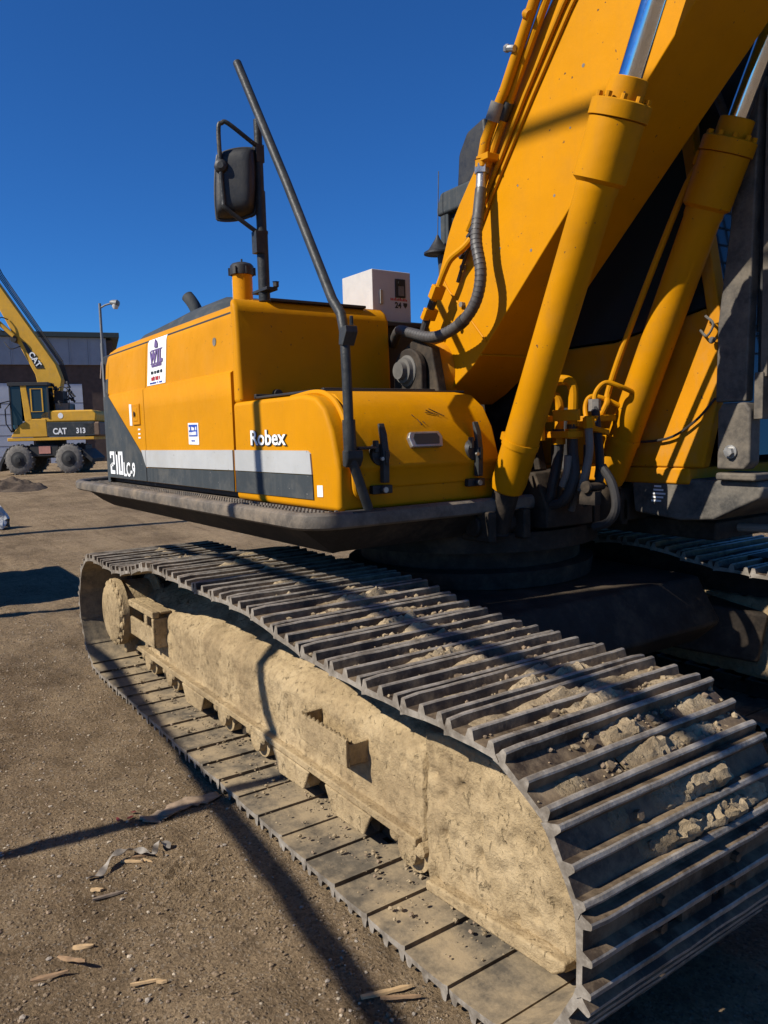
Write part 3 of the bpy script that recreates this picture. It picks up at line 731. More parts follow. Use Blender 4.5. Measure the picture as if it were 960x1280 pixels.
# dealer sticker
st = flat('dealer_sticker', [(-1.76, 1.935), (-1.40, 1.930), (-1.40, 2.125), (-1.76, 2.13)], M_decal, d2, YS+.004, .012) if False else None
sk_ = MB()
zz = [1.845, 1.90, 1.95, 2.0, 2.05, 2.10, 2.12, 2.135]
sk_.add([(x, side_prof(z)-.0025, z) for x in (-1.775, -1.425) for z in zz], [(i, i+1, len(zz)+i+1, len(zz)+i) for i in range(len(zz)-1)])
sto = sk_.build('dealer_sticker', M_decal, d2)
sup = (0, .07, 1)
text('lettering', 'W1L', .10, M_purp, sto, (-1.60, side_prof(1.985)-.0065, 1.985), XD, sup, 1.15, .0006, .006, 'CENTER')
def print_line(parent, x0, x1, z, h, mat, yfn, seed, drop=0):
    """a line of print too small to read: a row of ink blocks"""
    rs = random.Random(seed); m = MB(); x = x0
    while x < x1-.006:
        wd = rs.uniform(.008, .016)
        if rs.random() < .84:
            hh = h*rs.uniform(.75, 1); y = yfn(z); m.bx(x, min(x1, x+wd), y-.0008, y+.0015, z, z+hh)
            if rs.random() < .5: m.bx(x+wd*.3, x+wd*.6, y-.0009, y+.001, z+hh*.3, z+hh*.6)
        x += wd+.004
    return m.build('printed_line', mat, parent)
sf = lambda z: side_prof(z)-.005
print_line(sto, -1.70, -1.50, 1.956, .018, M_purp, sf, 1); print_line(sto, -1.715, -1.485, 1.913, .02, M_ink, sf, 2)
print_line(sto, -1.685, -1.515, 1.872, .026, M_red, sf, 3); print_line(sto, -1.715, -1.485, 1.852, .010, M_blue, sf, 4)
lg = MB(); lg.prism([(-1.63, 2.076), (-1.572, 2.076), (-1.575, 2.10), (-1.59, 2.112), (-1.597, 2.124), (-1.61, 2.122), (-1.62, 2.105)], 'y', side_prof(2.08)-.010, side_prof(2.08)-.004); lg.build('logo', M_purp, sto)
for zf, x0, x1 in ((1.978, -1.71, -1.49), (2.062, -1.71, -1.49)):
    q = MB(); q.bx(x0, x1, side_prof(zf)-.006, side_prof(zf)-.002, zf-.003, zf+.003); q.build('border_line', M_purp, sto)
bs = flat('service_sticker', [(-1.03, 1.468), (-.875, 1.466), (-.875, 1.586), (-1.03, 1.589)], M_decal, d2, YS-.001, .002)
flat('blue_field', [(-1.018, 1.513), (-.888, 1.512), (-.888, 1.578), (-1.018, 1.580)], M_blue, bs, YS-.003, .0015)
yb = lambda z: YS-.0055
print_line(bs, -1.008, -.898, 1.547, .020, M_decal, yb, 5); print_line(bs, -1.006, -.90, 1.520, .020, M_decal, yb, 6)
print_line(bs, -.985, -.925, 1.484, .010, M_blue, lambda z: YS-.0035, 7)
# door latch recess
lt = MB(); lt.bx(-2.055, -1.905, YS-.010, YS+.002, 1.60, 1.74); lto = lt.build('door_latch', M_yeld, d1, .006)
l2 = MB(); l2.bx(-2.02, -1.935, YS-.014, YS-.006, 1.625, 1.715); l2.build('latch_plate', M_yel, lto, .004)
l3 = MB(); l3.cyl((-1.975, YS-.022, 1.672), (-1.975, YS-.010, 1.672), .014, n=12); l3.bx(-1.979, -1.971, YS-.024, YS-.02, 1.650, 1.69); l3.build('lock', M_ink, lto)
flat('warning_sticker', [(-2.135, 1.60), (-2.085, 1.598), (-2.085, 1.742), (-2.135, 1.744)], M_decal, d1, YS-.001, .002)
for z_ in (1.565, 1.535, 1.51):
    flat('small_marking', [(-1.965, z_), (-1.92, z_), (-1.92, z_+.01), (-1.965, z_+.01)], M_decal, d1, YS-.001, .0012)
kk = MB(); kk.cyl((-.665, side_prof(2.005)-.004, 2.005), (-.665, YS+.06, 2.005), .022, n=16); kk.build('key_lock', M_stld, d2)

# ---- toolbox in front of the hood
tb = MB(); tb.prism([(-.40, 1.19), (.595, 1.19), (.598, 1.355), (.585, 1.40), (.548, 1.52), (.50, 1.612), (.43, 1.66), (.33, 1.676), (-.40, 1.676)], 'y', YS, -.325)
tbo = tb.build('toolbox', M_yel, EX, .022, 4); tbo['label'] = 'yellow toolbox at the front corner of the deck'
ld = MB(); ld.prism([(.10, 1.672), (.31, 1.692), (.43, 1.672), (.515, 1.612), (.572, 1.52), (.606, 1.41), (.618, 1.365), (.606, 1.345), (.604, 1.275), (.56, 1.275), (.40, 1.5), (.1, 1.6)], 'y', -1.105, -.335)
ldo = ld.build('toolbox_lid', M_yel, tbo, .012, 3)
tr2 = MB(); tr2.bx(-.30, .30, -1.12, -.27, 1.688, 1.700); tr2.bx(-.31, -.285, -1.12, -.27, 1.688, 1.712); tr2.bx(.27, .295, -1.07, -.45, 1.69, 1.708); tr2.build('rubber_mat', M_blk, tbo, .004)
flat('silver_strip', [(-.388, 1.336), (.395, 1.338), (.385, 1.425), (.36, 1.438), (-.388, 1.438)], M_sil, tbo, YS-.0015, .006)
flat('charcoal_panel', [(-.388, 1.228), (.40, 1.232), (.395, 1.334), (-.388, 1.332)], M_gry, tbo)
flat('small_label', [(.43, 1.245), (.475, 1.247), (.475, 1.295), (.43, 1.293)], M_decal, tbo, YS-.0005, .002)
text('lettering', 'Robex', .098, M_ink, tbo, (-.200, YS-.0035, 1.462), XD, ZD, 1.42, .0005, .0042)
text('lettering', 'Robex', .098, M_decal, tbo, (-.203, YS-.0055, 1.464), XD, ZD, 1.42, .0005, .0018)
# frame bead between toolbox side and lid
bd = MB(); bd.tube([(.10, -1.125, 1.672), (.31, -1.125, 1.685), (.43, -1.125, 1.664), (.515, -1.125, 1.604), (.575, -1.125, 1.50), (.605, -1.125, 1.37), (.606, -1.118, 1.27), (.60, -1.08, 1.245)], .013, 10, 0, 5); bd.build('edge_bead', M_yel, tbo)
hz = MB(); hz.prism([(-.835, 1.435), (-.67, 1.435), (-.66, 1.48), (-.675, 1.505), (-.83, 1.505), (-.845, 1.48)], 'x', .575, .598)
# handle follows the sloping lid: tilt
def tilt(o, c, a):
    for v in o.data.vertices:
        p = v.co-Vector(c); v.co = Vector(c)+Matrix.Rotation(a, 3, 'Y') @ p
ho = hz.build('handle_bezel', M_stl, ldo, .006, 3); tilt(ho, (.585, -.75, 1.47), R(-19)); ho.location.x = .012
hi = MB(); hi.prism([(-.815, 1.447), (-.69, 1.447), (-.682, 1.476), (-.692, 1.494), (-.813, 1.494), (-.822, 1.476)], 'x', .59, .6005); hio = hi.build('handle_cup', M_blk, ldo); tilt(hio, (.585, -.75, 1.47), R(-19)); hio.location.x = .012
for yc in (-1.0, -.487):
    m = MB()
    m.cyl((.575, yc, 1.415), (.622, yc, 1.415), .052, .044, 16)
    lo = m.build('latch', M_blk, ldo, 0); lo['label'] = 'black rubber hood latch'
    m = MB(); m.prism([(.612, 1.30), (.642, 1.30), (.645, 1.42), (.632, 1.50), (.612, 1.545), (.603, 1.54), (.618, 1.47)], 'y', yc-.004, yc+.026)
    m.bx(.610, .635, yc-.035, yc-.018, 1.425, 1.475); m.bx(.625, .65, yc+.003, yc+.02, 1.375, 1.43)
    m.build('latch_lever', M_rail, lo, .004)
    m = MB(); m.bx(.60, .628, yc-.05, yc+.05, 1.255, 1.29); m.cyl((.60, yc, 1.272), (.645, yc, 1.272), .016, n=12); m.build('latch_hook', M_blk, lo, .004)
    m = MB(); m.cyl((.64, yc, 1.272), (.652, yc, 1.272), .012, n=10); m.cyl((.64, yc-.012, 1.40), (.652, yc-.012, 1.40), .008, n=8); m.build('latch_screw', M_stl, lo)
dn = MB()
for (y0, z0, y1, z1) in ((-.69, 1.600, -.63, 1.575), (-.67, 1.606, -.60, 1.572), (-.70, 1.59, -.66, 1.583), (-.76, 1.56, -.745, 1.535), (-.78, 1.58, -.77, 1.57), (-.735, 1.55, -.725, 1.54)):
    fx = lambda z: .43+(.572-.43)*min(1, max(0, (1.672-z)/.152))**.62+.0015
    dn.tube([(fx(z0)+.004, y0, z0), (fx((z0+z1)/2)+.004, (y0+y1)/2, (z0+z1)/2), (fx(z1)+.004, y1, z1)], .0016, 5)
dn.build('scratch', M_ink, ldo)

# ---- hand rail and mirror
hr = MB(); hr.tube([(.635, -1.075, 1.19), (.632, -1.12, 1.32), (.628, -1.147, 1.40), (.622, -1.152, 1.52), (.615, -1.15, 1.72), (.60, -1.145, 1.90), (.57, -1.14, 1.98), (.49, -1.13, 2.05), (.14, -1.13, 2.598), (-.31, -1.13, 3.27)], .0205, 14, 0, 0)
hro = hr.build('handrail', M_rail, EX); hro['label'] = 'bent charcoal tube handrail leaning over the toolbox'
fm = MB(); fm.box((.612, -1.085, 1.19), (.09, .16, .012)); fm.build('foot_plate', M_rail, hro, .003)
for (p, q) in (((.623, -1.150, 1.43), (.622, -1.152, 1.56)),):
    c = MB(); c.cyl(p, q, .0265, n=16); c.build('sleeve', M_rail, hro)
c = MB(); c.prism([(.592, 1.855), (.622, 1.85), (.652, 1.90), (.648, 1.925), (.60, 1.92)], 'y', -1.17, -1.115); c.cyl((.63, -1.13, 1.93), (.63, -1.13, 1.965), .008, n=8); c.build('clamp', M_rail, hro, .006)
c = MB(); c.prism([(.605, 1.375), (.63, 1.37), (.652, 1.405), (.65, 1.44), (.605, 1.44)], 'y', -1.178, -1.105); c.bx(.60, .64, -1.12, -1.03, 1.44, 1.452); c.build('clamp', M_rail, hro, .006)
mp = MB(); mp.tube([(-.205, -1.09, 2.15), (-.205, -1.09, 2.47)], .028, 14); mp.tube([(-.205, -1.09, 2.47), (-.205, -1.09, 2.66)], .024, 14); mp.tube([(-.205, -1.09, 2.66), (-.203, -1.09, 2.985)], .0195, 14); mp.lathe((-.205, -1.09, 2.465), (-.205, -1.09, 2.6), [(0, .030), (.012, .030)], 14)
mpo = mp.build('mirror_post', M_rail, EX)
m = MB(); m.bx(-.28, -.12, -1.12, -1.06, 2.19, 2.205); m.cyl((-.1, -1.08, 2.2), (-.1, -1.08, 2.225), .015, n=6); m.build('post_base', M_blk, mpo, .003)
rv = Vector((.566, .824, 0)); tv = Vector((.824, -.566, 0)); pc0 = Vector((-.205, -1.09, 0))
def mp_(a, t, z): v = pc0+rv*a+tv*t; return (v.x, v.y, z)
m = MB(); m.tube([mp_(0, 0, 2.865), mp_(-.025, .03, 2.875), mp_(-.125, .075, 2.945), mp_(-.152, .08, 2.945), mp_(-.168, .08, 2.925), mp_(-.168, .08, 2.80), mp_(-.160, .08, 2.60), mp_(-.150, .08, 2.565), mp_(-.03, .03, 2.475), mp_(0, 0, 2.465)], .0105, 10, 0, 4)
m.bx(-.23, -.185, -1.11, -1.07, 2.79, 2.87); m.box(mp_(-.015, .02, 2.42), (.05, .045, .10)); m.build('mirror_bracket', M_rail, mpo, 0)
# housing: rounded shell, its back to the camera
A = np.zeros((17, 17, 3))
for i in range(17):
    for j in range(17):
        a = -1+2*i/16; z = -1+2*j/16
        f_ = (max(abs(a), abs(z)))
        k_ = (1-min(1, abs(a)**6))*(1-min(1, abs(z)**6)); depth = .075*(k_**.35)
        sq = (1-.10*a*a*z*z)                                     # rounded corners
        p = mp_(-.112+.098*a*sq+.008*z, .0+depth, 2.695+.158*z*sq+.012*a); A[i, j] = p
mh = grid_mesh('mirror_housing', A, M_blk, mpo)
m = MB(); rim_ = [mp_(-.112+.1*a*(1-.1*a*a*z*z)+.008*z, -.002, 2.695+.161*z*(1-.1*a*a*z*z)+.012*a) for a, z in [(-1, t) for t in np.linspace(-1, 1, 9)]+[(t, 1) for t in np.linspace(-.8, .8, 8)]+[(1, t) for t in np.linspace(1, -1, 9)]+[(t, -1) for t in np.linspace(.8, -1, 9)]]
m.tube(rim_, .008, 8); m.build('mirror_rim', M_blk, mpo)
m = MB(); m.add([mp_(-.112+.095*a, -.006, 2.695+.152*z) for a, z in ((-1, -1), (1, -1), (1, 1), (-1, 1))], [(0, 1, 2, 3)]); m.build('mirror_glass', M_chr, mpo)
m = MB(); m.lathe(mp_(-.165, .04, 2.755), mp_(-.165, .2, 2.755), [(0, .02), (.01, .032), (.035, .034), (.05, .028), (.058, .015)], 10); m.build('mirror_knob', M_blk, mpo)

# ---- white pump box behind the boom foot
wb = MB(); wb.bx(-.78, -.46, -.29, -.02, 2.125, 2.428)
wbo = wb.build('pump_box', M_wht, EX, .004); wbo['label'] = 'white metal pump box marked 24 on the hood'
m = MB()
for k in range(3): m.box((-.665, -.291, 2.245-.028*k), (.075, .006, .010), Matrix.Rotation(R(12), 3, 'Y'))
m.build('louvre', M_ink, wbo)
m = MB(); m.bx(-.462, -.452, -.132, -.062, 2.28, 2.385); wd_ = m.build('gauge_window', M_blk, wbo, .002)
m = MB(); m.bx(-.454, -.449, -.115, -.075, 2.29, 2.345); m.build('gauge', M_stld, wbo); m = MB(); m.cyl((-.46, -.105, 2.36), (-.446, -.105, 2.36), .012, n=12); m.build('dial', M_ink, wbo)
m = MB(); m.bx(-.462, -.449, -.243, -.222, 2.235, 2.315); m.build('door_lock', M_stl, wbo, .003)
text('lettering', '24', .045, M_ink, wbo, (-.4585, -.135, 2.222), (0, 1, 0), ZD, 1, .0006, .0015)
m = MB(); m.prism([(-.075, 2.252), (-.047, 2.252), (-.047, 2.238), (-.061, 2.222), (-.075, 2.238)], 'x', -.4605, -.4585); m.build('logo', M_ink, wbo)
rs = random.Random(9); m = MB(); y = -.165
while y < -.055:
    m.bx(-.4605, -.4588, y, y+.007, 2.262, 2.262+rs.uniform(.01, .018)); y += .011
m.build('printed_line', M_red, wbo)
m = MB(); m.bx(-.8, -.35, -.31, .1, 2.10, 2.123); m.bx(-.7, -.4, -.26, .3, 1.9, 2.10); m.build('box_shelf', M_dark, EX, .003)
m = MB()
for y in (-.27, .1): m.bx(-.46, -.38, y, y+.3, 1.3, 2.06)
m.build('bulkhead', M_dark, EX, .003)

# ---- boom
BW = .21
bp = [(-.185, 1.80), (-.17, 1.89), (-.119, 1.985), (0, 2.225), (.065, 2.365), (.115, 2.48), (.155, 2.55), (.21, 2.62), (.28, 2.70), (.831, 3.296), (2.0, 4.55), (2.4, 4.86), (3.2, 5.1), (4.7, 5.12), (4.75, 4.95), (3.5, 4.5), (2.95, 4.3), (2.6, 4.03), (1.39, 2.875), (.38, 1.897), (.30, 1.825), (.10, 1.70), (-.02, 1.645), (-.11, 1.67), (-.165, 1.73)]
bo_ = MB(); bo_.prism(bp, 'y', -BW, BW); boom = bo_.build('boom', M_yel, EX, .007, 2); boom['label'] = 'massive yellow boom rising to the upper right'
m = MB()                                                           # foot boss and pin
m.lathe((-.02, -.30, 1.81), (-.02, .30, 1.81), [(0, .14), (.012, .15), (.05, .155), (.09, .18), (.12, .18)], 32); m.build('foot_boss', M_yeld, boom)
m = MB(); m.lathe((-.02, -.445, 1.82), (-.02, -.2, 1.82), [(0, .02), (.001, .044), (.028, .047), (.03, .064), (.05, .068), (.055, .08), (.105, .085)], 32); m.build('foot_pin', M_casting, boom)
m = MB(); m.prism([(-.14, 1.50), (.10, 1.50), (.10, 1.82)]+[(-.02+.12*math.cos(a), 1.82+.115*math.sin(a)) for a in np.linspace(.2, 2.94, 12)]+[(-.14, 1.82)], 'y', -.385, -.345); m.build('foot_bracket', M_und, EX, .01)
m = MB(); m.tube([(.40, -BW-.002, 1.93), (.2, -BW-.002, 2.14), (.12, -BW-.002, 2.22), (.06, -BW-.002, 2.31)], .006, 6, 0, 4); m.tube([(.36, -BW, 1.87), (.36, BW, 1.87)], .006, 6); m.build('weld_seam', M_yel, boom)
# boom pin boss for the cylinder rods
m = MB(); m.lathe((2.02, -.43, 4.28), (2.02, .43, 4.28), [(0, .085), (.06, .085), (.2, .09), (.21, .14), (.65, .14), (.66, .09), (.86, .085)], 24); m.build('rod_pin', M_stld, boom)
# steel pipes along the boom's top edge
m = MB(); m.tube([(.455, -.27, 2.765), (.475, -.27, 2.83), (.55, -.27, 2.935), (.61, -.27, 3.01), (.79, -.27, 3.30), (1.9, -.27, 4.56), (2.5, -.25, 5.0)], .0245, 12, 0, 0); m.build('pipe', M_yel2, boom)
m = MB(); m.tube([(.30, -.235, 2.47), (.37, -.235, 2.56), (.42, -.24, 2.655), (.51, -.24, 2.815), (.63, -.24, 3.00), (.86, -.24, 3.335), (2.0, -.24, 4.61)], .018, 10); m.build('pipe', M_yel2, boom)
m = MB(); m.tube([(.36, -.222, 2.50), (.45, -.222, 2.645), (.68, -.222, 2.965), (.90, -.222, 3.24), (2.0, -.222, 4.42)], .011, 8); m.build('pipe', M_yel2, boom)
m = MB(); m.tube([(.39, -.218, 2.50), (.48, -.218, 2.63), (.72, -.218, 2.945), (.94, -.218, 3.215), (2.02, -.218, 4.37)], .009, 8); m.build('pipe', M_yel2, boom)
def cyl_obj(name, a, b, r, mat, parent, n=18): q = MB(); q.cyl(a, b, r, n=n); return q.build(name, mat, parent)
def along(a, b, t): return Vector(a).lerp(Vector(b), t)
cyl_obj('pipe_clamp', (.525, -.27, 2.90), (.565, -.27, 2.965), .036, M_stld, boom)
cyl_obj('pipe_clamp', (.555, -.24, 2.90), (.60, -.24, 2.96), .027, M_blk, boom)
m = MB(); m.bx(.44, .52, -.30, -.21, 2.735, 2.765); m.cyl((.452, -.27, 2.715), (.455, -.27, 2.75), .036, n=8); m.build('flange', M_yel2, boom, .004)
cyl_obj('hose_fitting', (.452, -.285, 2.60), (.452, -.275, 2.715), .023, M_stl, boom)
cyl_obj('hose_nut', (.452, -.275, 2.688), (.452, -.272, 2.728), .034, M_stl, boom, 6)
m = MB(); m.tube([(.70, -.3, 3.135), (.66, -.3, 3.15)], .014, 8); m.tube([(.66, -.3, 3.15), (.645, -.3, 3.156)], .017, 6); m.build('bleed_plug', M_stl, boom)
m = MB(); m.lathe((.775, -.285, 3.24), (.74, -.285, 3.265), [(0, .02), (.02, .024), (.04, .012)], 12); m.build('pipe_boss', M_yel2, boom)
# big wrapped hose with its spiral guard
hp = [(.452, -.282, 2.62), (.455, -.30, 2.52), (.463, -.325, 2.38), (.497, -.33, 2.23), (.47, -.335, 2.11), (.39, -.34, 2.03), (.27, -.345, 1.985), (.14, -.35, 1.975), (-.05, -.34, 2.02), (-.2, -.30, 2.05), (-.4, -.2, 2.0)]
m = MB(); m.tube(hp, .027, 12, 0, 10); hs = m.build('hose', M_hose, boom)
sp_ = spline([Vector(p) for p in hp], 60); m = MB(); cum = 0; nxt = .14
for i in range(1, len(sp_)-1):
    cum += (sp_[i]-sp_[i-1]).length
    if cum > nxt and cum < 1.15:
        nxt = cum+.021+.004*random.random(); d = (sp_[i+1]-sp_[i-1]).normalized()
        m.cyl(sp_[i]-d*.0075, sp_[i]+d*.0075, .0274, .0287, 14)
m.build('hose_wrap', M_hose, hs)
for t in ((.395, -.34, 2.035), (.27, -.345, 1.985)): pass
cyl_obj('hose_band', sp_[300], sp_[318], .031, M_rub, hs)
# second hose line at the foot: steel pipe with bracket, then black hose
m = MB(); m.tube([(.34, -.25, 2.42), (.31, -.27, 2.385), (.235, -.29, 2.345), (.195, -.30, 2.29), (.155, -.30, 2.235), (.105, -.30, 2.165)], .0175, 10, 0, 4); m.build('pipe', M_yel2, boom)
m = MB(); m.box((.135, -.30, 2.20), (.07, .07, .035), Matrix.Rotation(R(-55), 3, 'Y')); m.build('pipe_bracket', M_yel2, boom, .004); m = MB(); m.box((.07, -.30, 2.10), (.06, .08, .03), Matrix.Rotation(R(-55), 3, 'Y')); m.build('pipe_bracket', M_yel2, boom, .004)
m = MB(); m.tube([(.105, -.30, 2.165), (.05, -.30, 2.08), (.015, -.30, 2.0), (.02, -.28, 1.92), (.0, -.2, 1.85)], .021, 10, 0, 5); m.build('hose', M_rub, boom)
m = MB()
for k in range(6): m.box((.36-.02*k, -.235, 2.50-.028*k), (.03, .03, .016), Matrix.Rotation(R(-35), 3, 'Y'))
m.tube([(.42, -.235, 2.56), (.36, -.235, 2.47), (.29, -.235, 2.37), (.22, -.235, 2.24)], .009, 8); m.build('hose_guard', M_blk, boom)
for (x, z) in ((.245, 2.31), (.235, 2.13), (.25, 2.06), (.215, 2.02)):
    cyl_obj('bolt', (x, -BW-.022, z), (x, -BW+.01, z), .014, M_stld, boom, 6)
for (x, z, r_) in ((.84, 2.50, .008), (.62, 2.60, .006), (.70, 2.30, .009), (.50, 2.35, .007), (.93, 2.75, .006), (1.0, 2.97, .01)):
    cyl_obj('paint_chip', (x, -BW-.0008, z), (x, -BW+.01, z), r_*.8, M_stld, boom, 7)

# ---- boom cylinders
CB, CT = Vector((.60, 0, 1.06)), Vector((1.335, 0, 2.76))
CD = (CT-CB).normalized(); CL = (CT-CB).length
RP = Vector((2.02, 0, 4.28))
for sy in (-1, 1):
    y = .35*sy; a = CB+Vector((0, y, 0)); b_ = CT+Vector((0, y, 0)); d = CD
    m = MB(); L = CL
    m.lathe(a, b_, [(.17, .04), (.19, .072), (.23, .079), (L-.40, .079), (L-.385, .083), (L-.36, .083), (L-.345, .102), (L-.14, .104), (L-.138, .104)], 40)
    cy = m.build('boom_cylinder', M_yel2, EX); cy['label'] = 'yellow hydraulic boom cylinder ' + ('nearest the camera' if sy < 0 else 'on the cab side')
    m = MB(); m.lathe(a+d*(L-.137), b_+d, [(0, .09), (.004, .112), (.058, .112), (.062, .106), (.064, .072), (.137, .071), (.140, .066)], 40); m.build('gland', M_yel2, cy)
    u = d.cross(Vector((0, 1, 0))).normalized()
    for k in range(10):
        t = 2*math.pi*k/10+.2; c = a+d*(L-.076)+(u*math.cos(t)+Vector((0, 1, 0))*math.sin(t))*.094
        q = MB(); q.cyl(c, c+d*.020, .0115, n=8); q.build('gland_bolt', M_yel2, cy)
    m = MB(); e = RP+Vector((0, y, 0)); d2_ = (e-b_).normalized(); m.cyl(b_-d*.05, e, .0445, n=32); m.build('rod', M_chr, cy)
    m = MB(); m.cyl(e+Vector((0, -.06, 0)), e+Vector((0, .06, 0)), .1, n=24); m.build('rod_eye', M_yel2, cy)
    m = MB(); m.lathe(a+d*.40, b_, [(0, .080), (.001, .083), (.028, .083), (.029, .080)], 36); m.box(a+d*.415+Vector((-.085, -.0, .03)), (.05, .03, .035), Matrix.Rotation(R(20), 3, 'Y')); m.build('band_clamp', M_yel2, cy)
    c = MB(); c.bx(.50, .70, y-.13, y-.085, 1.0, 1.14); c.bx(.50, .70, y+.085, y+.13, 1.0, 1.14); c.cyl((.60, y-.15, 1.07), (.60, y+.15, 1.07), .05); c.cyl(a+Vector((0, 0, -.02)), a+d*.2, .06); c.build('cylinder_bracket', M_und, EX, .01)  # dark steel below the shortened barrel stands for deep shade on the foot
    pp = [a+d*(L-.10)+Vector((-.10, -sy*.03, -.03)), a+d*(L-.30)+Vector((-.115, -sy*.05, 0)), a+d*(.9)+Vector((-.12, -sy*.09, 0)), a+d*(.66)+Vector((-.10, -sy*.11, 0)), a+d*(.60)+Vector((-.06, -sy*.14, 0)), a+d*(.48)+Vector((-.07, -sy*.16, 0)), a+d*(.36)+Vector((-.07, -sy*.16, 0))]
    m = MB(); m.tube(pp, .0145, 10, 0, 5); m.build('cylinder_pipe', M_yel2, cy)
    m = MB(); m.box(pp[0], (.05, .05, .06), Matrix.Rotation(R(24), 3, 'Y')); m.build('pipe_block', M_yel2, cy, .004); m = MB(); m.box(a+d*(.53)+Vector((-.04, -sy*.12, 0)), (.03, .13, .03)); m.build('pipe_bracket', M_yel2, cy, .004)
# tubes and hoses between the cylinders
def hose(pts, r, mat, name='hose', n=10): q = MB(); q.tube(pts, r, n, 0, 6); return q.build(name, mat, EX)
hose([(.72, -.18, 1.45), (.72, -.18, 1.62), (.745, -.15, 1.70), (.80, -.11, 1.72), (.835, -.09, 1.68), (.83, -.09, 1.50)], .023, M_yel2, 'pipe')
hose([(.66, -.20, 1.42), (.66, -.20, 1.58), (.68, -.17, 1.65), (.73, -.13, 1.66), (.76, -.1, 1.62), (.76, -.1, 1.47)], .021, M_yel2, 'pipe')
hose([(.83, -.09, 1.52), (.835, -.09, 1.40), (.85, -.1, 1.28), (.80, -.12, 1.17), (.6, -.1, 1.12)], .024, M_rub)
hose([(.76, -.1, 1.50), (.755, -.1, 1.38), (.74, -.12, 1.25), (.70, -.12, 1.16), (.5, -.1, 1.12)], .024, M_rub)
hose([(.90, -.06, 1.50), (.905, -.06, 1.40), (.89, -.07, 1.30), (.86, -.07, 1.22)], .018, M_hoseg)
hose([(.835, -.12, 1.38), (.825, -.12, 1.30), (.80, -.12, 1.24)], .018, M_hoseg)
hose([(.80, .10, 1.58), (.795, .11, 1.66), (.82, .15, 1.71), (.86, .21, 1.69), (.88, .29, 1.66)], .012, M_yel2, 'pipe')
cyl_obj('hose_nut', (.80, .1, 1.58), (.80, .1, 1.635), .029, M_stld, EX, 6)
hose([(.80, .29, 1.60), (.755, .22, 1.64), (.715, .17, 1.65), (.70, .15, 1.60), (.74, .12, 1.50), (.76, .1, 1.40)], .012, M_yel2, 'pipe')
hose([(.76, .1, 1.42), (.77, .08, 1.32), (.75, .06, 1.2), (.68, .04, 1.12)], .021, M_rub)
hose([(.70, -.05, 1.50), (.69, -.05, 1.36), (.72, -.06, 1.24), (.70, -.06, 1.14)], .019, M_rub)
hose([(.78, -.03, 1.46), (.79, -.03, 1.34), (.81, -.04, 1.22), (.78, -.04, 1.12)], .017, M_hose)
m = MB(); m.box((.76, .11, 1.545), (.15, .09, .026)); m.build('hose_bracket', M_yeld, EX, .004)
m = MB(); m.box((.84, .02, 1.50), (.05, .22, .024), Matrix.Rotation(R(-12), 3, 'X')); m.build('hose_bracket', M_yeld, EX, .004)
hose([(.80, .1, 1.62), (.83, .08, 1.5), (.88, .04, 1.36), (.9, .0, 1.22), (.82, 0, 1.15)], .020, M_rub)
hose([(.62, .12, 1.60), (.60, .12, 1.45), (.62, .1, 1.32), (.7, .05, 1.2)], .022, M_rub)
hose([(.95, -.03, 1.33), (1.0, -.02, 1.25), (1.02, -.02, 1.15), (.98, -.02, 1.08), (.9, -.02, 1.05)], .020, M_rub)
for (p, q, r_) in (((.83, -.09, 1.50), (.83, -.09, 1.455), .032), ((.76, -.10, 1.47), (.76, -.1, 1.43), .030), ((.905, -.06, 1.50), (.90, -.06, 1.55), .026)):
    cyl_obj('hose_nut', p, q, r_, M_yel2, EX, 6)
m = MB(); m.box((.79, -.11, 1.475), (.16, .10, .03)); m.box((.86, -.16, 1.56), (.12, .03, .05), Matrix.Rotation(R(20), 3, 'Z')); m.build('hose_bracket', M_yeld, EX, .004)
m = MB(); m.lathe((.93, -.12, 1.24), (.93, 0, 1.24), [(0, .014), (.001, .026), (.014, .028), (.016, .018), (.12, .018)], 18); m.bx(.88, .97, -.1, -.06, 1.16, 1.22); m.build('manifold_cap', M_und, EX)

# ---- cab
cab = MB()
cab.bx(-.75, 1.06, .46, 1.40, 1.22, 1.30)
cab.prism([(.10, 1.30), (1.13, 1.30), (1.20, 1.62), (1.19, 1.97), (1.13, 2.03), (.62, 1.93), (.10, 1.93)], 'y', .462, .52)
cab.prism([(-.75, 1.30), (.10, 1.30), (.10, 1.93), (-.75, 1.93)], 'y', .463, .51)
cabo = cab.build('cab', M_yeld, EX, .012); cabo['label'] = 'operator cab with yellow lower panels and dark glass behind the boom'
m = MB(); m.prism([(-.78, 2.93), (-.74, 3.02), (.95, 3.05), (1.08, 2.95), (1.08, 2.90), (-.78, 2.88)], 'y', .44, 1.42); m.build('roof', M_gry, cabo, .02, 3)
for (p, q, r_) in (((1.18, .495, 1.95), (1.0, .495, 2.92), .045), ((-.72, .49, 1.3), (-.72, .49, 2.9), .05), ((.15, .49, 1.9), (.15, .49, 2.9), .035), ((1.18, 1.37, 1.3), (1.0, 1.37, 2.92), .045), ((-.72, 1.37, 1.3), (-.72, 1.37, 2.9), .05)):
    c = MB(); d = Vector(q)-Vector(p); c.box((Vector(p)+Vector(q))/2, (r_*1.6, r_*1.4, d.length), d.to_track_quat('Z', 'Y').to_matrix()); c.build('pillar', M_yeld if r_ == .045 else M_gry, cabo, .008)
for poly in ([(.19, 1.94), (.62, 1.945), (1.12, 2.04), (.985, 2.88), (.19, 2.88)], [(-.68, 1.94), (.11, 1.94), (.11, 2.88), (-.68, 2.88)]):
    c = MB(); c.prism(poly, 'y', .485, .491); c.build('window', M_glass, cabo)
c = MB(); c.add([(1.195, .53, 1.35), (1.195, 1.35, 1.35), (1.01, 1.35, 2.9), (1.01, .53, 2.9)], [(0, 1, 2, 3)]); c.build('windshield', M_glass, cabo)
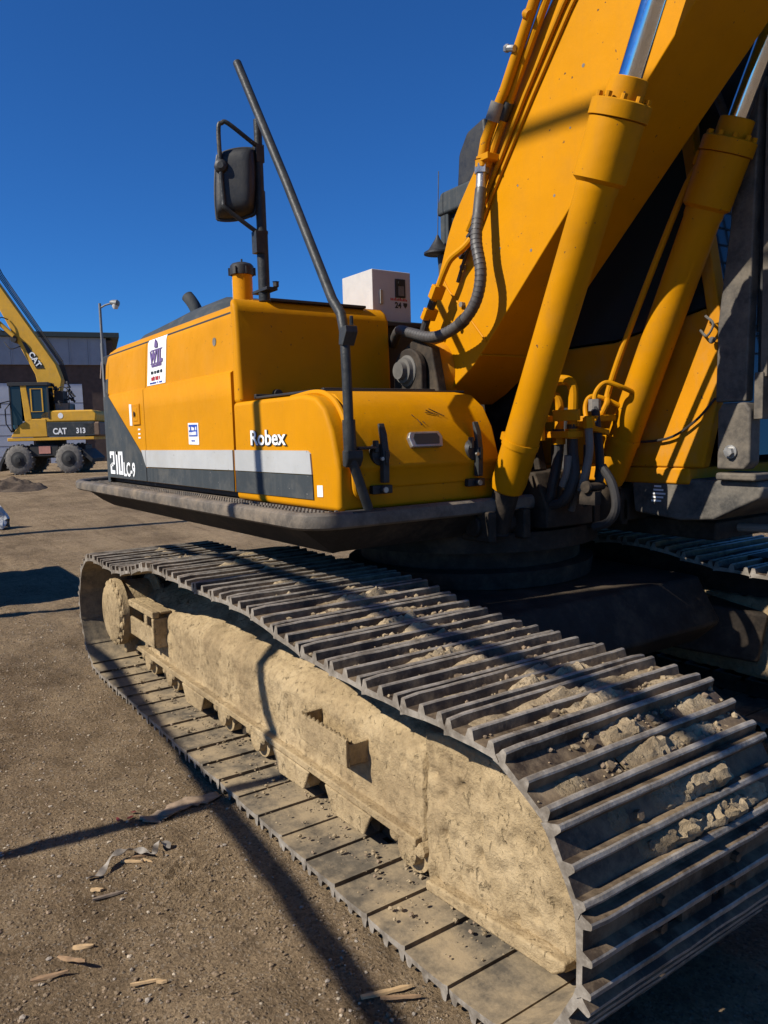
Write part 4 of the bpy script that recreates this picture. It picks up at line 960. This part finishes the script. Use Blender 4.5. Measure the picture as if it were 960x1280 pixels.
c = MB(); c.bx(-.74, -.73, .5, 1.36, 1.3, 2.88); c.bx(-.72, 1.0, 1.36, 1.38, 1.3, 2.88); c.build('rear_panel', M_dark, cabo)
m = MB(); m.bx(-.2, .5, .6, 1.25, 1.3, 1.75); m.bx(-.3, -.1, .65, 1.2, 1.7, 2.45); m.build('seat', M_blk, cabo, .05, 3)
# roof-mounted light housing, beacon cone and antenna at the back of the cab
m = MB(); m.prism([(-.62, 3.02), (-.6, 3.22), (-.52, 3.33), (-.36, 3.37), (-.32, 3.02)], 'y', .48, .72); m.build('roof_light', M_blk, cabo, .02)
m = MB(); m.box((-.28, .47, 3.17), (.06, .03, .20), Matrix.Rotation(R(20), 3, 'Y')); m.build('light_lens', M_stl, cabo, .004)
m = MB(); m.lathe((-.72, .40, 2.63), (-.72, .40, 2.8), [(0, .09), (.012, .09), (.03, .06), (.09, .02), (.12, .006)], 20); m.build('horn_cover', M_blk, cabo)
m = MB(); m.tube([(-.72, .40, 2.72), (-.71, .41, 3.14)], .003, 5); m.build('antenna', M_blk, cabo)
m = MB(); m.tube([(-.70, .42, 2.62), (-.69, .42, 2.5), (-.71, .42, 2.3), (-.68, .42, 2.1), (-.6, .42, 1.95)], .032, 10, 0, 4); m.build('air_duct', M_gry, cabo)
m = MB(); m.tube([(-.74, .40, 2.45), (-.78, .39, 2.44), (-.78, .39, 2.34), (-.74, .40, 2.33)], .004, 6); m.build('wire_loop', M_blk, cabo)
# deck nose under the cab and the guard frame
m = MB(); m.prism([(.74, 1.07), (1.0, 1.045), (1.18, 1.06), (1.40, 1.17), (1.415, 1.215), (1.385, 1.25), (.72, 1.245)], 'y', .47, 1.35); cn = m.build('cab_deck', M_cdk, EX, .016, 3); cn['label'] = 'dusty charcoal deck nose under the cab'
m = MB()
for k in range(5): m.bx(.845+.004*k, .925-.012*abs(k-2), .4685, .4715, 1.13+.018*k, 1.139+.018*k)
m.build('stencil_marking', M_decal, cn)
m = MB(); m.prism([(1.20, 1.60), (1.345, 1.60), (1.36, 2.30), (1.38, 2.95), (1.30, 2.95), (1.255, 2.36), (1.205, 1.95)], 'y', .44, .50); gp_ = m.build('guard_post', M_mesh, EX, .008); gp_['label'] = 'grey steel cab guard post bolted to the deck'
m = MB(); m.prism([(1.22, 1.30), (1.35, 1.30), (1.375, 1.33), (1.375, 1.56), (1.35, 1.595), (1.24, 1.595), (1.22, 1.56)], 'y', .425, .512); m.bx(1.21, 1.40, .43, .6, 1.25, 1.285); m.build('guard_bracket', M_mesh, gp_, .012, 3)
m = MB(); m.cyl((1.29, .426, 1.38), (1.29, .415, 1.38), .03, n=20); m.cyl((1.29, .416, 1.38), (1.29, .395, 1.38), .021, n=6); m.build('bolt', M_stl, gp_)
m = MB(); m.bx(1.36, 1.72, .50, .53, 1.55, 3.2); m.build('guard_plate', M_dark, gp_, .004)
m = MB(); m.prism([(1.08, 2.62), (1.30, 2.50), (1.72, 2.50), (1.72, 3.3), (1.0, 3.3)], 'y', .505, .525); m.build('guard_plate', M_dark, gp_, .004)
m = MB(); m.tube([(1.30, .47, 2.4), (1.24, .47, 2.75), (1.14, .47, 3.0)], .02, 8); m.bx(1.40, 1.43, .45, .49, 1.7, 2.9); m.bx(1.38, 1.42, .44, .5, 1.52, 1.72); m.build('guard_bar', M_mesh, gp_, .004)
m = MB()
for k in range(9): m.bx(1.34, 1.35, .52+.1*k, .528+.1*k, 1.9, 3.0)
for k in range(11): m.bx(1.335, 1.345, .5, 1.35, 1.92+.1*k, 1.928+.1*k)
m.build('guard_mesh', M_mesh, gp_)
hose([(.70, .445, 1.42), (.95, .44, 1.44), (1.1, .44, 1.52), (1.2, .44, 1.62)], .006, M_rub, 'cable', 6)
m = MB(); m.tube([(1.12, .44, 1.93), (1.16, .43, 1.90), (1.19, .43, 1.95), (1.15, .43, 1.99)], .006, 6, 0, 4); m.cyl((1.185, .44, 1.88), (1.185, .425, 1.88), .014, n=8); m.build('door_catch', M_casting, cabo)
# rods lying on the far track
m = MB(); m.tube([(1.05, .80, .99), (1.35, .95, .985), (2.0, 1.15, .98)], .022, 10); m.build('tow_rod', M_stld, EX)

# ================================================================== FAR YARD
def at(px, py, depth):
    """world point seen at a pixel of the 960x1280 photograph, at a depth along the view (layout helper for far things)"""
    r = fw + r2*((px-480)/960.0) - u2*((py-640)/960.0)
    return CAM + r*depth
# ---- wheeled excavator
Wp = at(67, 592, 28.5); WE = thing('wheeled_excavator', 'yellow wheeled excavator with raised boom parked before the far building', 'excavator', loc=(Wp.x, Wp.y, hn(Wp.x, Wp.y)))
al = R(8); F = (-rt*math.cos(al)+Vector((tv.x, tv.y, 0))*math.sin(al)).normalized(); WE.scale = (.88, .88, 1); WE.rotation_euler = (0, 0, math.atan2(F.y, F.x))
M_y3 = paint('pale_yellow_paint', (.62, .34, .045), .45, dust_amt=.35); M_tyre = plain('dusty_tyre', (.15, .135, .115), .85, var=.4)
def P_(m, name, mat, parent, bev=.02): return m.build(name, mat, parent, bev)
for sx in (-.97, .97):
    for sy in (-1, 1):
        m = MB(); y0 = sy*.78; y1 = sy*1.25
        m.lathe((sx, y0, .52), (sx, y1, .52), [(0, .3), (0, .44), (.05, .52), (.42, .52), (.47, .44), (.47, .27)], 28)
        for k in range(18):
            a = 2*math.pi*k/18
            for q in (0, 1): m.box((sx+.525*math.cos(a+.17*q), y0+sy*(.13+.21*q), .52+.525*math.sin(a+.17*q)), (.06, .2, .05), Matrix.Rotation(-a-.17*q, 3, 'Y'))
        t = m.build('tyre', M_tyre, WE)
        m = MB(); m.lathe((sx, sy*1.1, .52), (sx, sy*1.36, .52), [(0, .30), (.145, .30), (.156, .29), (.157, .2), (.17, .18), (.18, .1), (.23, .09)], 20); m.build('rim', M_dark, t)
m = MB(); m.bx(-1.5, 1.5, -.6, .6, .55, 1.0); m.bx(-.55, .55, -1.1, 1.1, .62, 1.02); m.cyl((0, 0, 1.0), (0, 0, 1.2), .6); P_(m, 'chassis', M_dark, WE)
m = MB(); m.bx(-.25, .2, 1.1, 1.12, .72, .98); m.build('marker_plate', plain('faded_red_sign', (.45, .2, .15), .6), WE)
m = MB(); m.prism([(1.4, .95), (1.75, .4), (1.85, .15), (1.7, .12), (1.6, .4), (1.3, .8)], 'y', -1.2, 1.2); P_(m, 'blade', M_dark, WE); m = MB(); m.prism([(-1.5, .85), (-1.9, .5), (-1.85, .35), (-1.5, .6)], 'y', -1.15, 1.15); P_(m, 'outrigger', M_dark, WE)
m = MB(); m.bx(-2.0, 1.35, -1.2, 1.2, 1.18, 1.30); P_(m, 'deck', M_y3, WE)
m = MB(); m.prism([(-2.05, 1.32), (-.2, 1.32), (-.2, 1.82), (-2.05, 1.82)], 'y', -1.22, 1.22); hb = P_(m, 'lower_hood', M_gry, WE)
m = MB(); m.prism([(-2.1, 1.824), (.0, 1.824), (.05, 2.1), (-.1, 2.24), (-2.0, 2.24), (-2.15, 2.1)], 'y', -1.2, 1.2); P_(m, 'hood', M_y3, WE, .06)
m = MB(); m.bx(-2.25, -1.55, -1.22, 1.22, 1.31, 1.81); P_(m, 'counterweight', plain('rusty_brown_paint', (.16, .1, .06), .7), WE, .06)
m = MB(); m.prism([(-.2, 1.32), (1.2, 1.32), (1.1, 1.48), (.8, 1.78), (.45, 1.95), (-.18, 1.95)], 'y', .35, 1.22); m.prism([(.35, 1.9), (.62, 1.85), (.72, 3.15), (.5, 3.2)], 'y', 1.16, 1.22); cb2 = P_(m, 'cab', M_y3, WE, .02)
m = MB(); m.bx(-.35, 1.2, .32, 1.25, 3.12, 3.24); m.bx(1.10, 1.16, 1.16, 1.22, 1.5, 3.12); m.bx(-.35, -.28, 1.16, 1.22, 1.95, 3.12); m.bx(1.10, 1.16, .34, .4, 1.5, 3.12); P_(m, 'cab_frame', M_blk, cb2, .01)
m = MB(); m.bx(.72, 1.10, 1.19, 1.20, 1.75, 3.1); m.build('window', M_glass, cb2); m = MB(); m.bx(-.28, .5, 1.19, 1.20, 1.98, 3.1); m.build('window', M_glass, cb2)
m = MB(); m.bx(1.13, 1.14, .4, 1.16, 1.5, 3.1); m.build('windshield', M_glass, cb2); m = MB(); m.bx(-.3, 1.1, .36, .37, 1.9, 3.1); m.build('window', M_glass, cb2)
m = MB()
for (x0, z0, x1, z1) in ((-.12, 2.2, .36, 2.22), (-.12, 3.0, .36, 3.02), (-.12, 2.22, -.07, 3.0), (.31, 2.22, .36, 3.0)): m.bx(x0, x1, 1.202, 1.225, z0, z1)
m.build('window_frame', M_y3, cb2)
m = MB(); m.tube([(1.15, 1.22, 1.5), (1.3, 1.35, 1.8), (1.3, 1.35, 2.3), (1.16, 1.22, 2.5)], .025, 8); m.tube([(1.15, 1.2, 2.6), (1.5, 1.5, 2.5)], .02, 8); m.box((1.55, 1.5, 2.42), (.3, .08, .16)); m.build('mirror', M_rail, cb2)
# boom, raised and leaning back over the front
bpw = [(-.35, 2.2), (.15, 2.2), (.42, 3.6), (1.70, 6.05), (3.0, 8.6), (4.4, 9.6), (4.3, 10.1), (2.6, 9.0), (1.72, 7.0), (-.42, 3.95), (-.62, 3.4)]
m = MB(); m.prism(bpw, 'y', -.38, .12); b2 = P_(m, 'boom', M_y3, WE, .03)
m = MB(); m.prism([(.02, 3.80), (.36, 3.80), (.86, 4.80), (.70, 4.72)], 'y', .12, .135); m.build('logo_panel', M_ink, b2)
dv = Vector((.62, 0, .95)).normalized()
text('lettering', 'CAT', .30, M_decal, b2, (.62, .150, 4.32), -dv, Vector((-.95, 0, .62))*-1 if False else Vector((.95, 0, -.62))*-1, 1.0, .004, .008)
m = MB()
for k in range(4): o_ = .10+.07*k; m.tube([(-.65-.6*o_, -.1, 3.3), (-.46-o_*.6, -.1, 3.98+o_*.3), (1.68-o_*.7, -.1, 7.05+o_*.4), (2.6-o_*.6, -.1, 9.0+o_*.5)], .022, 6)
m.build('hose', M_rub, b2)
m = MB(); m.tube([(1.1, .25, 4.95), (2.4, .25, 6.1)], .085, 12); m.build('boom_cylinder', M_y3, b2); m = MB(); m.tube([(2.4, .25, 6.1), (3.6, .25, 7.2)], .055, 12); m.build('cylinder_rod', M_chr, b2)
m = MB(); m.cyl((1.12, -.42, 4.85), (1.12, .3, 4.85), .12); m.tube([(1.5, .15, 5.1), (1.7, .35, 5.3), (1.55, .3, 5.6), (1.3, .15, 5.55)], .02, 6, 0, 5); m.tube([(.9, .15, 4.6), (1.25, .3, 4.5), (1.5, .2, 4.75)], .02, 6, 0, 5); m.build('hose_clamp', M_rub, b2)
m = MB(); m.bx(-1.0, -.5, -.2, .9, 2.24, 2.5)
m.build('filter_box', M_p2 if False else M_stld, WE)
m = MB()
rs = random.Random(4)
for k in range(26):
    a = Vector((rs.uniform(-.95, -.35), rs.uniform(-.2, 1.0), rs.uniform(2.45, 3.1))); b_ = a+Vector((rs.uniform(-.25, .25), rs.uniform(-.3, .3), rs.uniform(-.35, .25)))
    m.tube([a, (a+b_)/2+Vector((rs.uniform(-.1, .1), .05, .08)), b_], rs.uniform(.02, .05), 6, 0, 3)
m.bx(-.8, -.45, .1, .8, 2.5, 2.95); m.build('swivel_hose', M_rub, WE)
m = MB(); m.tube([(-1.02, .9, 2.25), (-1.05, .9, 2.7), (-1.0, .9, 3.0), (-.75, .9, 3.08), (-.55, .9, 2.9)], .02, 6, 0, 4); m.build('grab_rail', M_dark, WE)
text('lettering', 'CAT', .30, M_decal, hb, (-.42, 1.226, 1.40), (-1, 0, 0), ZD, .9, .003, .01)
# left flank reads mirrored otherwise: panel letters run towards the tail
text('lettering', '313', .26, M_decal, hb, (-1.32, 1.226, 1.42), (-1, 0, 0), ZD, .95, .003, .01)
m = MB(); m.cyl((-.75, 1.2, 2.05), (-.75, 1.208, 2.05), .1); m.build('round_badge', M_decal, WE)

# ---- building
A0 = at(-330, 600, 36); A1 = at(151, 600, 42); ub = Vector((A1.x-A0.x, A1.y-A0.y, 0)); LB = ub.length; ub.normalize(); nb = Vector((ub.y, -ub.x, 0))
if nb.dot(CAM-A0) < 0: nb = -nb
BD = thing('industrial_building', 'long low yard building with grey metal fascia, brown brick band and pale garage doors', 'building', loc=(A0.x, A0.y, .2))
BD.rotation_euler = (0, 0, math.atan2(ub.y, ub.x))
sgn = 1 if nb.dot(Vector((-ub.y, ub.x, 0))) > 0 else -1           # local y of the side facing the camera
M_fas = plain('grey_metal_cladding', (.27, .29, .32), .55, .1, var=.12, scale=2); M_brk = plain('brown_brick', (.085, .055, .042), .9, var=.3, scale=5); M_roof = plain('dark_green_trim', (.03, .045, .045), .6)
M_door = plain('pale_garage_door', (.46, .48, .52), .6, var=.1, scale=1.5)
m = MB(); m.bx(0, LB, -sgn*.02, -sgn*14, 0, 6.6); P_(m, 'wall', M_brk, BD, 0)
m = MB(); m.bx(-.2, LB+.35, sgn*.35, -sgn*14.2, 6.72, 6.98); P_(m, 'roof', M_roof, BD, .02)
k = 0; x = 0
pm_ = MB(); pm_.bx(0, .92, 0, sgn*.12, 5.30, 6.71); pm_.bx(.0, .06, sgn*.12, sgn*.15, 5.30, 6.71)
p0 = None
while x < LB-.5:
    if p0 is None: p0 = pm_.build('cladding_panel', M_fas, BD)
    else:
        q = p0.copy(); COL.objects.link(q); q.location = (x, 0, 0)
    x += .93
def door(x0, x1, z1):
    m = MB(); m.bx(x0, x1, sgn*.0, sgn*.03, .05, z1); d_ = m.build('garage_door', M_door, BD)
    q = MB()
    for k in range(1, int(z1/.55)): q.bx(x0, x1, sgn*.03, sgn*.036, .55*k, .55*k+.03)
    q.build('door_joint', M_stld, d_)
def xb(px):                                                        # along-wall position behind a pixel column
    d0 = at(px, 550, 1.0)-CAM; n2 = Vector((-ub.y, ub.x)); t = (Vector((A0.x, A0.y))-Vector((CAM.x, CAM.y))).dot(n2)/Vector((d0.x, d0.y)).dot(n2)
    return (Vector((CAM.x, CAM.y))+Vector((d0.x, d0.y))*t-Vector((A0.x, A0.y))).dot(Vector((ub.x, ub.y)))
door(xb(-60), xb(42), 4.35); door(xb(62), xb(107), 4.3); door(xb(-220), xb(-90), 4.35)

# ---- yard lamp
lp0 = at(136, 560, 34); zl = hn(lp0.x, lp0.y); LA = thing('yard_lamp', 'grey lamp post with one cobra head beside the far building', 'lamp post', loc=(lp0.x, lp0.y, zl))
ra = rt
M_pole = plain('galvanised_pole', (.17, .17, .17), .6, .4)
m = MB(); m.tube([(0, 0, 0), (0, 0, 5.35)], .085, 10); m.tube([(0, 0, 5.35), (0, 0, 7.05)], .058, 10); P_(m, 'pole', M_pole, LA, 0)
m = MB(); m.tube([(0, 0, 6.85), ra*.25+Vector((0, 0, 6.98)), ra*.55+Vector((0, 0, 7.05))], .04, 8); m.build('arm', M_pole, LA)
m = MB(); m.lathe(ra*.45+Vector((0, 0, 7.09)), ra*1.0+Vector((0, 0, 6.98)), [(0, .06), (.1, .12), (.3, .16), (.4, .1)], 14); hd = m.build('lamp_head', M_pole, LA)
m = MB(); m.lathe(ra*.68+Vector((0, 0, 7.0)), ra*.68+Vector((0, 0, 6.5)), [(0, .13), (.1, .14), (.2, .09)], 14); m.build('lens', M_wht, hd)

# ================================================================== LOOSE THINGS ON THE GROUND
M_wood = plain('weathered_wood', (.22, .135, .07), .85, var=.4, scale=30); M_woodp = plain('fresh_split_wood', (.42, .28, .14), .8, var=.3, scale=30); M_bark = plain('grey_bark', (.16, .12, .085), .9, var=.4, scale=20)
M_strap = plain('dirty_plastic_strap', (.26, .225, .18), .6, var=.35, scale=40)
def splinter(x, y, L, w_, ang, mat, label, t=.006, tilt_=0.0, lift=0.0, grp=None):
    m = MB(); n = 5; vs = []
    for i in range(n+1):
        a = i/n; ww = w_*(.25+.75*math.sin(math.pi*min(1, .15+a*.85))**.6)*random.uniform(.8, 1.1); z = random.uniform(-.1, .1)*t
        for (q, h) in ((-1, 0), (1, 0), (.7, 1), (-.7, 1)): vs.append(((a-.5)*L, q*ww/2+random.uniform(-.1, .1)*w_, z+h*t))
    f = [(4*i+j, 4*i+(j+1) % 4, 4*i+4+(j+1) % 4, 4*i+4+j) for i in range(n) for j in range(4)]+[(3, 2, 1, 0), (4*n, 4*n+1, 4*n+2, 4*n+3)]
    vs = [(p[0]*.85, p[1]*.7, p[2]) for p in vs]
    m.add(vs, f); o = m.build('wood_splinter', mat)
    o.location = (x, y, gz(x, y)+.004+lift); o.rotation_euler = (random.uniform(-.1, .1), tilt_, ang)
    return tag(o, label, 'wood scrap', grp)
splinter(.98, -2.44, .12, .030, 1.2, M_wood, 'brown wood splinter lowest at the left edge of the dirt', tilt_=-.1)
splinter(.955, -2.375, .14, .022, .5, M_wood, 'brown wood splinter crossing another near the lower left corner', tilt_=-.2, lift=.012)
splinter(.90, -2.33, .07, .028, 1.1, M_woodp, 'short tan wood chip at the tip of the crossed splinters')
splinter(1.17, -2.225, .10, .017, 1.17, M_woodp, 'pale yellow split stick lying alone on the dirt')
splinter(1.20, -2.19, .035, .018, 1.0, M_woodp, 'tiny pale wood chip beside the pale yellow stick')
splinter(1.60, -1.70, .17, .028, 1.25, M_woodp, 'long tan bark strip beside the near track edge')
splinter(1.645, -1.685, .13, .02, 1.0, M_wood, 'dark wood splinter against the near track edge', lift=.008)
splinter(.52, -2.07, .10, .02, .9, M_woodp, 'tan wood sliver inside the dirty strap loop')
splinter(.50, -2.03, .09, .018, 1.25, M_wood, 'brown wood sliver beside the dirty strap loop')
splinter(.55, -2.02, .07, .02, .4, M_woodp, 'small tan wood chip right of the strap loop')
splinter(.70, -2.2, .12, .02, 1.4, M_bark, 'grey bark sliver below the strap loop')
splinter(.63, -2.22, .05, .03, 1.0, M_woodp, 'small pale chip below the strap loop')
# torn strap
m = MB(); sp2 = spline([Vector(p) for p in ((0, 0, .01), (.0, .05, .012), (-.05, .10, .03), (-.07, .16, .028), (-.05, .21, .016), (.0, .235, .02), (-.05, .27, .03), (-.03, .31, .01))], 8)
vs = []
for i, p in enumerate(sp2):
    t = (sp2[min(i+1, len(sp2)-1)]-sp2[max(i-1, 0)]).normalized(); s_ = t.cross(Vector((0, 0, 1))).normalized(); tw = Vector((0, 0, .008*math.sin(i*.55)))
    for q in (-1, 1):
        for h in (-.001, .001): vs.append(p+s_*.009*q+tw*q+Vector((0, 0, h)))
m.add(vs, [f for i in range(len(sp2)-1) for f in ((4*i, 4*i+4, 4*i+6, 4*i+2), (4*i+1, 4*i+3, 4*i+7, 4*i+5), (4*i, 4*i+1, 4*i+5, 4*i+4), (4*i+2, 4*i+6, 4*i+7, 4*i+3))])
o = m.build('torn_strap', M_strap); o.location = (.545, -2.235, gz(.5, -2.15)+.002); tag(o, 'torn off-white strap curling among wood chips on the dirt', 'strap')
# flat piece of bark in the shadow crossing
A = np.zeros((22, 7, 3))
for i in range(22):
    for j in range(7):
        t = i/21; x = .235+.01*math.sin(t*5); y = -1.95+.33*t; wd = .085*(.45+.55*math.sin(math.pi*min(1, .12+t*.8)))*(1+.25*mnoise.noise(Vector((t*9, j*.1, 3))))
        A[i, j] = (x+(j/6-.5)*wd*(1+.5*mnoise.noise(Vector((t*23, (j > 3)*5, 1))))+.012*math.sin(t*9)+.012*mnoise.noise(Vector((t*14, 0, 9))), y+.02*mnoise.noise(Vector((j*.9, t*4, 2))), gz(x, y)+.006+.004*mnoise.noise(Vector((t*9, j*.7, 0))))
o = grid_mesh('bark_slab', A, plain('dry_bark', (.24, .17, .11), .9, var=.4, scale=25)); md = o.modifiers.new('thick', 'SOLIDIFY'); md.thickness = .005; tag(o, 'flat curved slab of dry bark where two shadows cross', 'bark')
# red leaves
for k, (x, y) in enumerate(((.20, -2.03), (.205, -1.985), (.17, -1.96))):
    m = MB(); vs = [(.014*math.cos(a)*(1+.3*random.random()), .007*math.sin(a), .004*random.random()) for a in np.linspace(0, 5.5, 8)]; m.add(vs, [tuple(range(8))])
    o = m.build('leaf', plain('dark_red_leaf', (.13, .018, .015), .6)) if k == 0 else o.copy()
    if k: COL.objects.link(o)
    o.location = (x, y, gz(x, y)+.008); o.rotation_euler = (.1, .1, k*2.0); tag(o, ('larger dark red leaf scrap at the left of three on the dirt', 'dark red leaf scrap in the middle of three on the dirt', 'dark red leaf scrap nearest the bark slab')[k], 'leaf', 'dark red leaf scraps')
# silver sheet scrap at the left edge
A = np.zeros((16, 12, 3)); c0 = at(-14, 668, 12.6); rsn = random.Random(2)
for i in range(16):
    for j in range(12):
        u_, v_ = i/15-.5, j/11
        p = Vector((c0.x, c0.y, 0))+rt*(u_*.62+.08*mnoise.noise(Vector((u_*4, v_*4, 1))))+Vector((tv.x, tv.y, 0))*(.3*(v_-.5)+.1*mnoise.noise(Vector((u_*5, v_*5, 7))))
        h_ = .42*math.sin(math.pi*v_)*(1-(2*u_)**2*.7)*(1+.6*mnoise.noise(Vector((u_*5+3, v_*4, 4))))
        A[i, j] = (p.x, p.y, hn(p.x, p.y)+max(0, h_))
o = grid_mesh('silver_sheet', A, plain('crumpled_silver_film', (.42, .42, .41), .45, .0, var=.1, bmp=.6, bscale=9, bdist=.05), sm=False); tag(o, 'crumpled shiny silver sheet at the left edge of the dirt', 'scrap sheet')
# earth mound by the wheeled machine
A = np.zeros((30, 30, 3)); c0 = at(18, 606, 20)
for i in range(30):
    for j in range(30):
        a, b_ = i/14.5-1, j/14.5-1; x = c0.x+1.4*a; y = c0.y+.8*b_; r_ = max(0, 1-a*a-b_*b_)
        A[i, j] = (x, y, hn(x, y)-.03+.22*r_**.8*(1+.8*mnoise.noise(Vector((x*3, y*3, 0)))+.4*mnoise.noise(Vector((x*9, y*9, 0)))))
o = grid_mesh('dirt_mound', A, mud('dark_earth', (.06, .045, .035), (.09, .066, .048), (.13, .10, .07), 1, .03)); tag(o, 'low dark mound of earth in front of the wheeled excavator', 'dirt pile')
# wooden block under the catwalk, far side of the machine
# ---- added unseen pipes and sheet, placed only to throw the long shadows
RK = thing('shadow_rack', 'added unseen rack of pipes shaped to throw bar shadows over dirt and track', 'shadow caster', loc=(.0, -5.0, 0))
ta = math.tan(SUN_EL); lxy = -sdir.x/-sdir.y if False else sdir.x/sdir.y
def back(p, yv):
    """point on the sun ray through p at plane y=yv"""
    k_ = (yv-p[1])/sdir.y; return Vector((p[0]+sdir.x*k_, yv, p[2]+sdir.z*k_))
def bar(p, q, r_, yv, name='pipe'):
    a, b_ = back(p, yv), back(q, yv); d = (b_-a).normalized(); m = MB(); o_ = RK.location
    m.cyl(a-o_, b_-o_, r_, n=14); return m.build(name, M_pole, RK)
bar((2.6, -1.88, 0), (-3.4, -1.30, 0), .034, -5.0)
bar((3.0, -1.13, .80), (-1.9, -1.20, .87), .038, -5.05)
RL = RK.location
pts = [back((.17, -2.47, 0), -5.0), back((.355, -1.31, .05), -5.0), back((.18, -1.36, .30), -5.0), back((-.11, -1.2, 1.25), -5.0), back((-.13, -1.2, 1.68), -5.0)]
pts = [Vector((pts[0].x, -5.0, 0))]+pts
m = MB(); m.tube([p-RL for p in pts], .040, 12); m.build('shadow_post', M_pole, RK)  # added post, bent to place its shadow on dirt, frame and toolbox
for x in (-4.6, 4.0):
    m = MB(); m.cyl(Vector((x, 0, 0)), Vector((x, 0, 5.2)), .055, n=14); m.build('post', M_pole, RK)
c4 = [back(p, -5.02) for p in ((.78, 0, .16), (2.9, 0, .16), (2.9, 0, 1.10), (.86, 0, 1.10))]
m = MB(); m.prism([(p.x-RL.x, p.z) for p in c4], 'y', -.06, -.05); m.build('shade_sheet', M_pole, RK)  # added sheet, only to shade the space between the tracks
# added unseen cable and poles, only to lay a soft shadow on the boom
OC = thing('shadow_cable', 'added unseen cable on poles, put there to shadow the boom', 'cable', loc=(0, -6.2, 0))
a_, b_ = back((-.8, -.21, 2.92), -6.2), back((2.6, -.21, 2.68), -6.2); d = (b_-a_).normalized(); OL = OC.location
m = MB(); m.cyl(a_-d*9-OL, b_+d*9-OL, .028, n=12); m.build('cable', M_rub, OC)
for p in (a_-d*9, b_+d*9):
    m = MB(); q_ = p-OL; m.cyl((q_.x, q_.y, 0), (q_.x, q_.y, q_.z+.2), .13, .10, 14); m.build('pole', M_wood, OC)
# ---- added unseen bin shape, placed only to shadow the dirt behind the track
SB = thing('shadow_bin', 'added unseen bin shape put there to shadow the dirt behind the track', 'skip', loc=(-5.75, -4.0, hn(-5.75, -4)))
m = MB(); m.prism([(-.85, .12), (.75, .12), (.95, 1.75), (-.95, 1.75)], 'y', -.95, .95); m.build('body', plain('rusty_green_paint', (.09, .08, .05), .8, var=.5, scale=4), SB, .02)
for x in (-.8, -.3, .2, .7):
    q = MB(); q.bx(x-.04, x+.04, .955, 1.02, .2, 1.70); q.build('rib', M_und, SB, .01)
q = MB(); q.bx(-1.0, 1.0, .93, 1.03, 1.71, 1.80); q.build('top_rail', M_und, SB, .01)
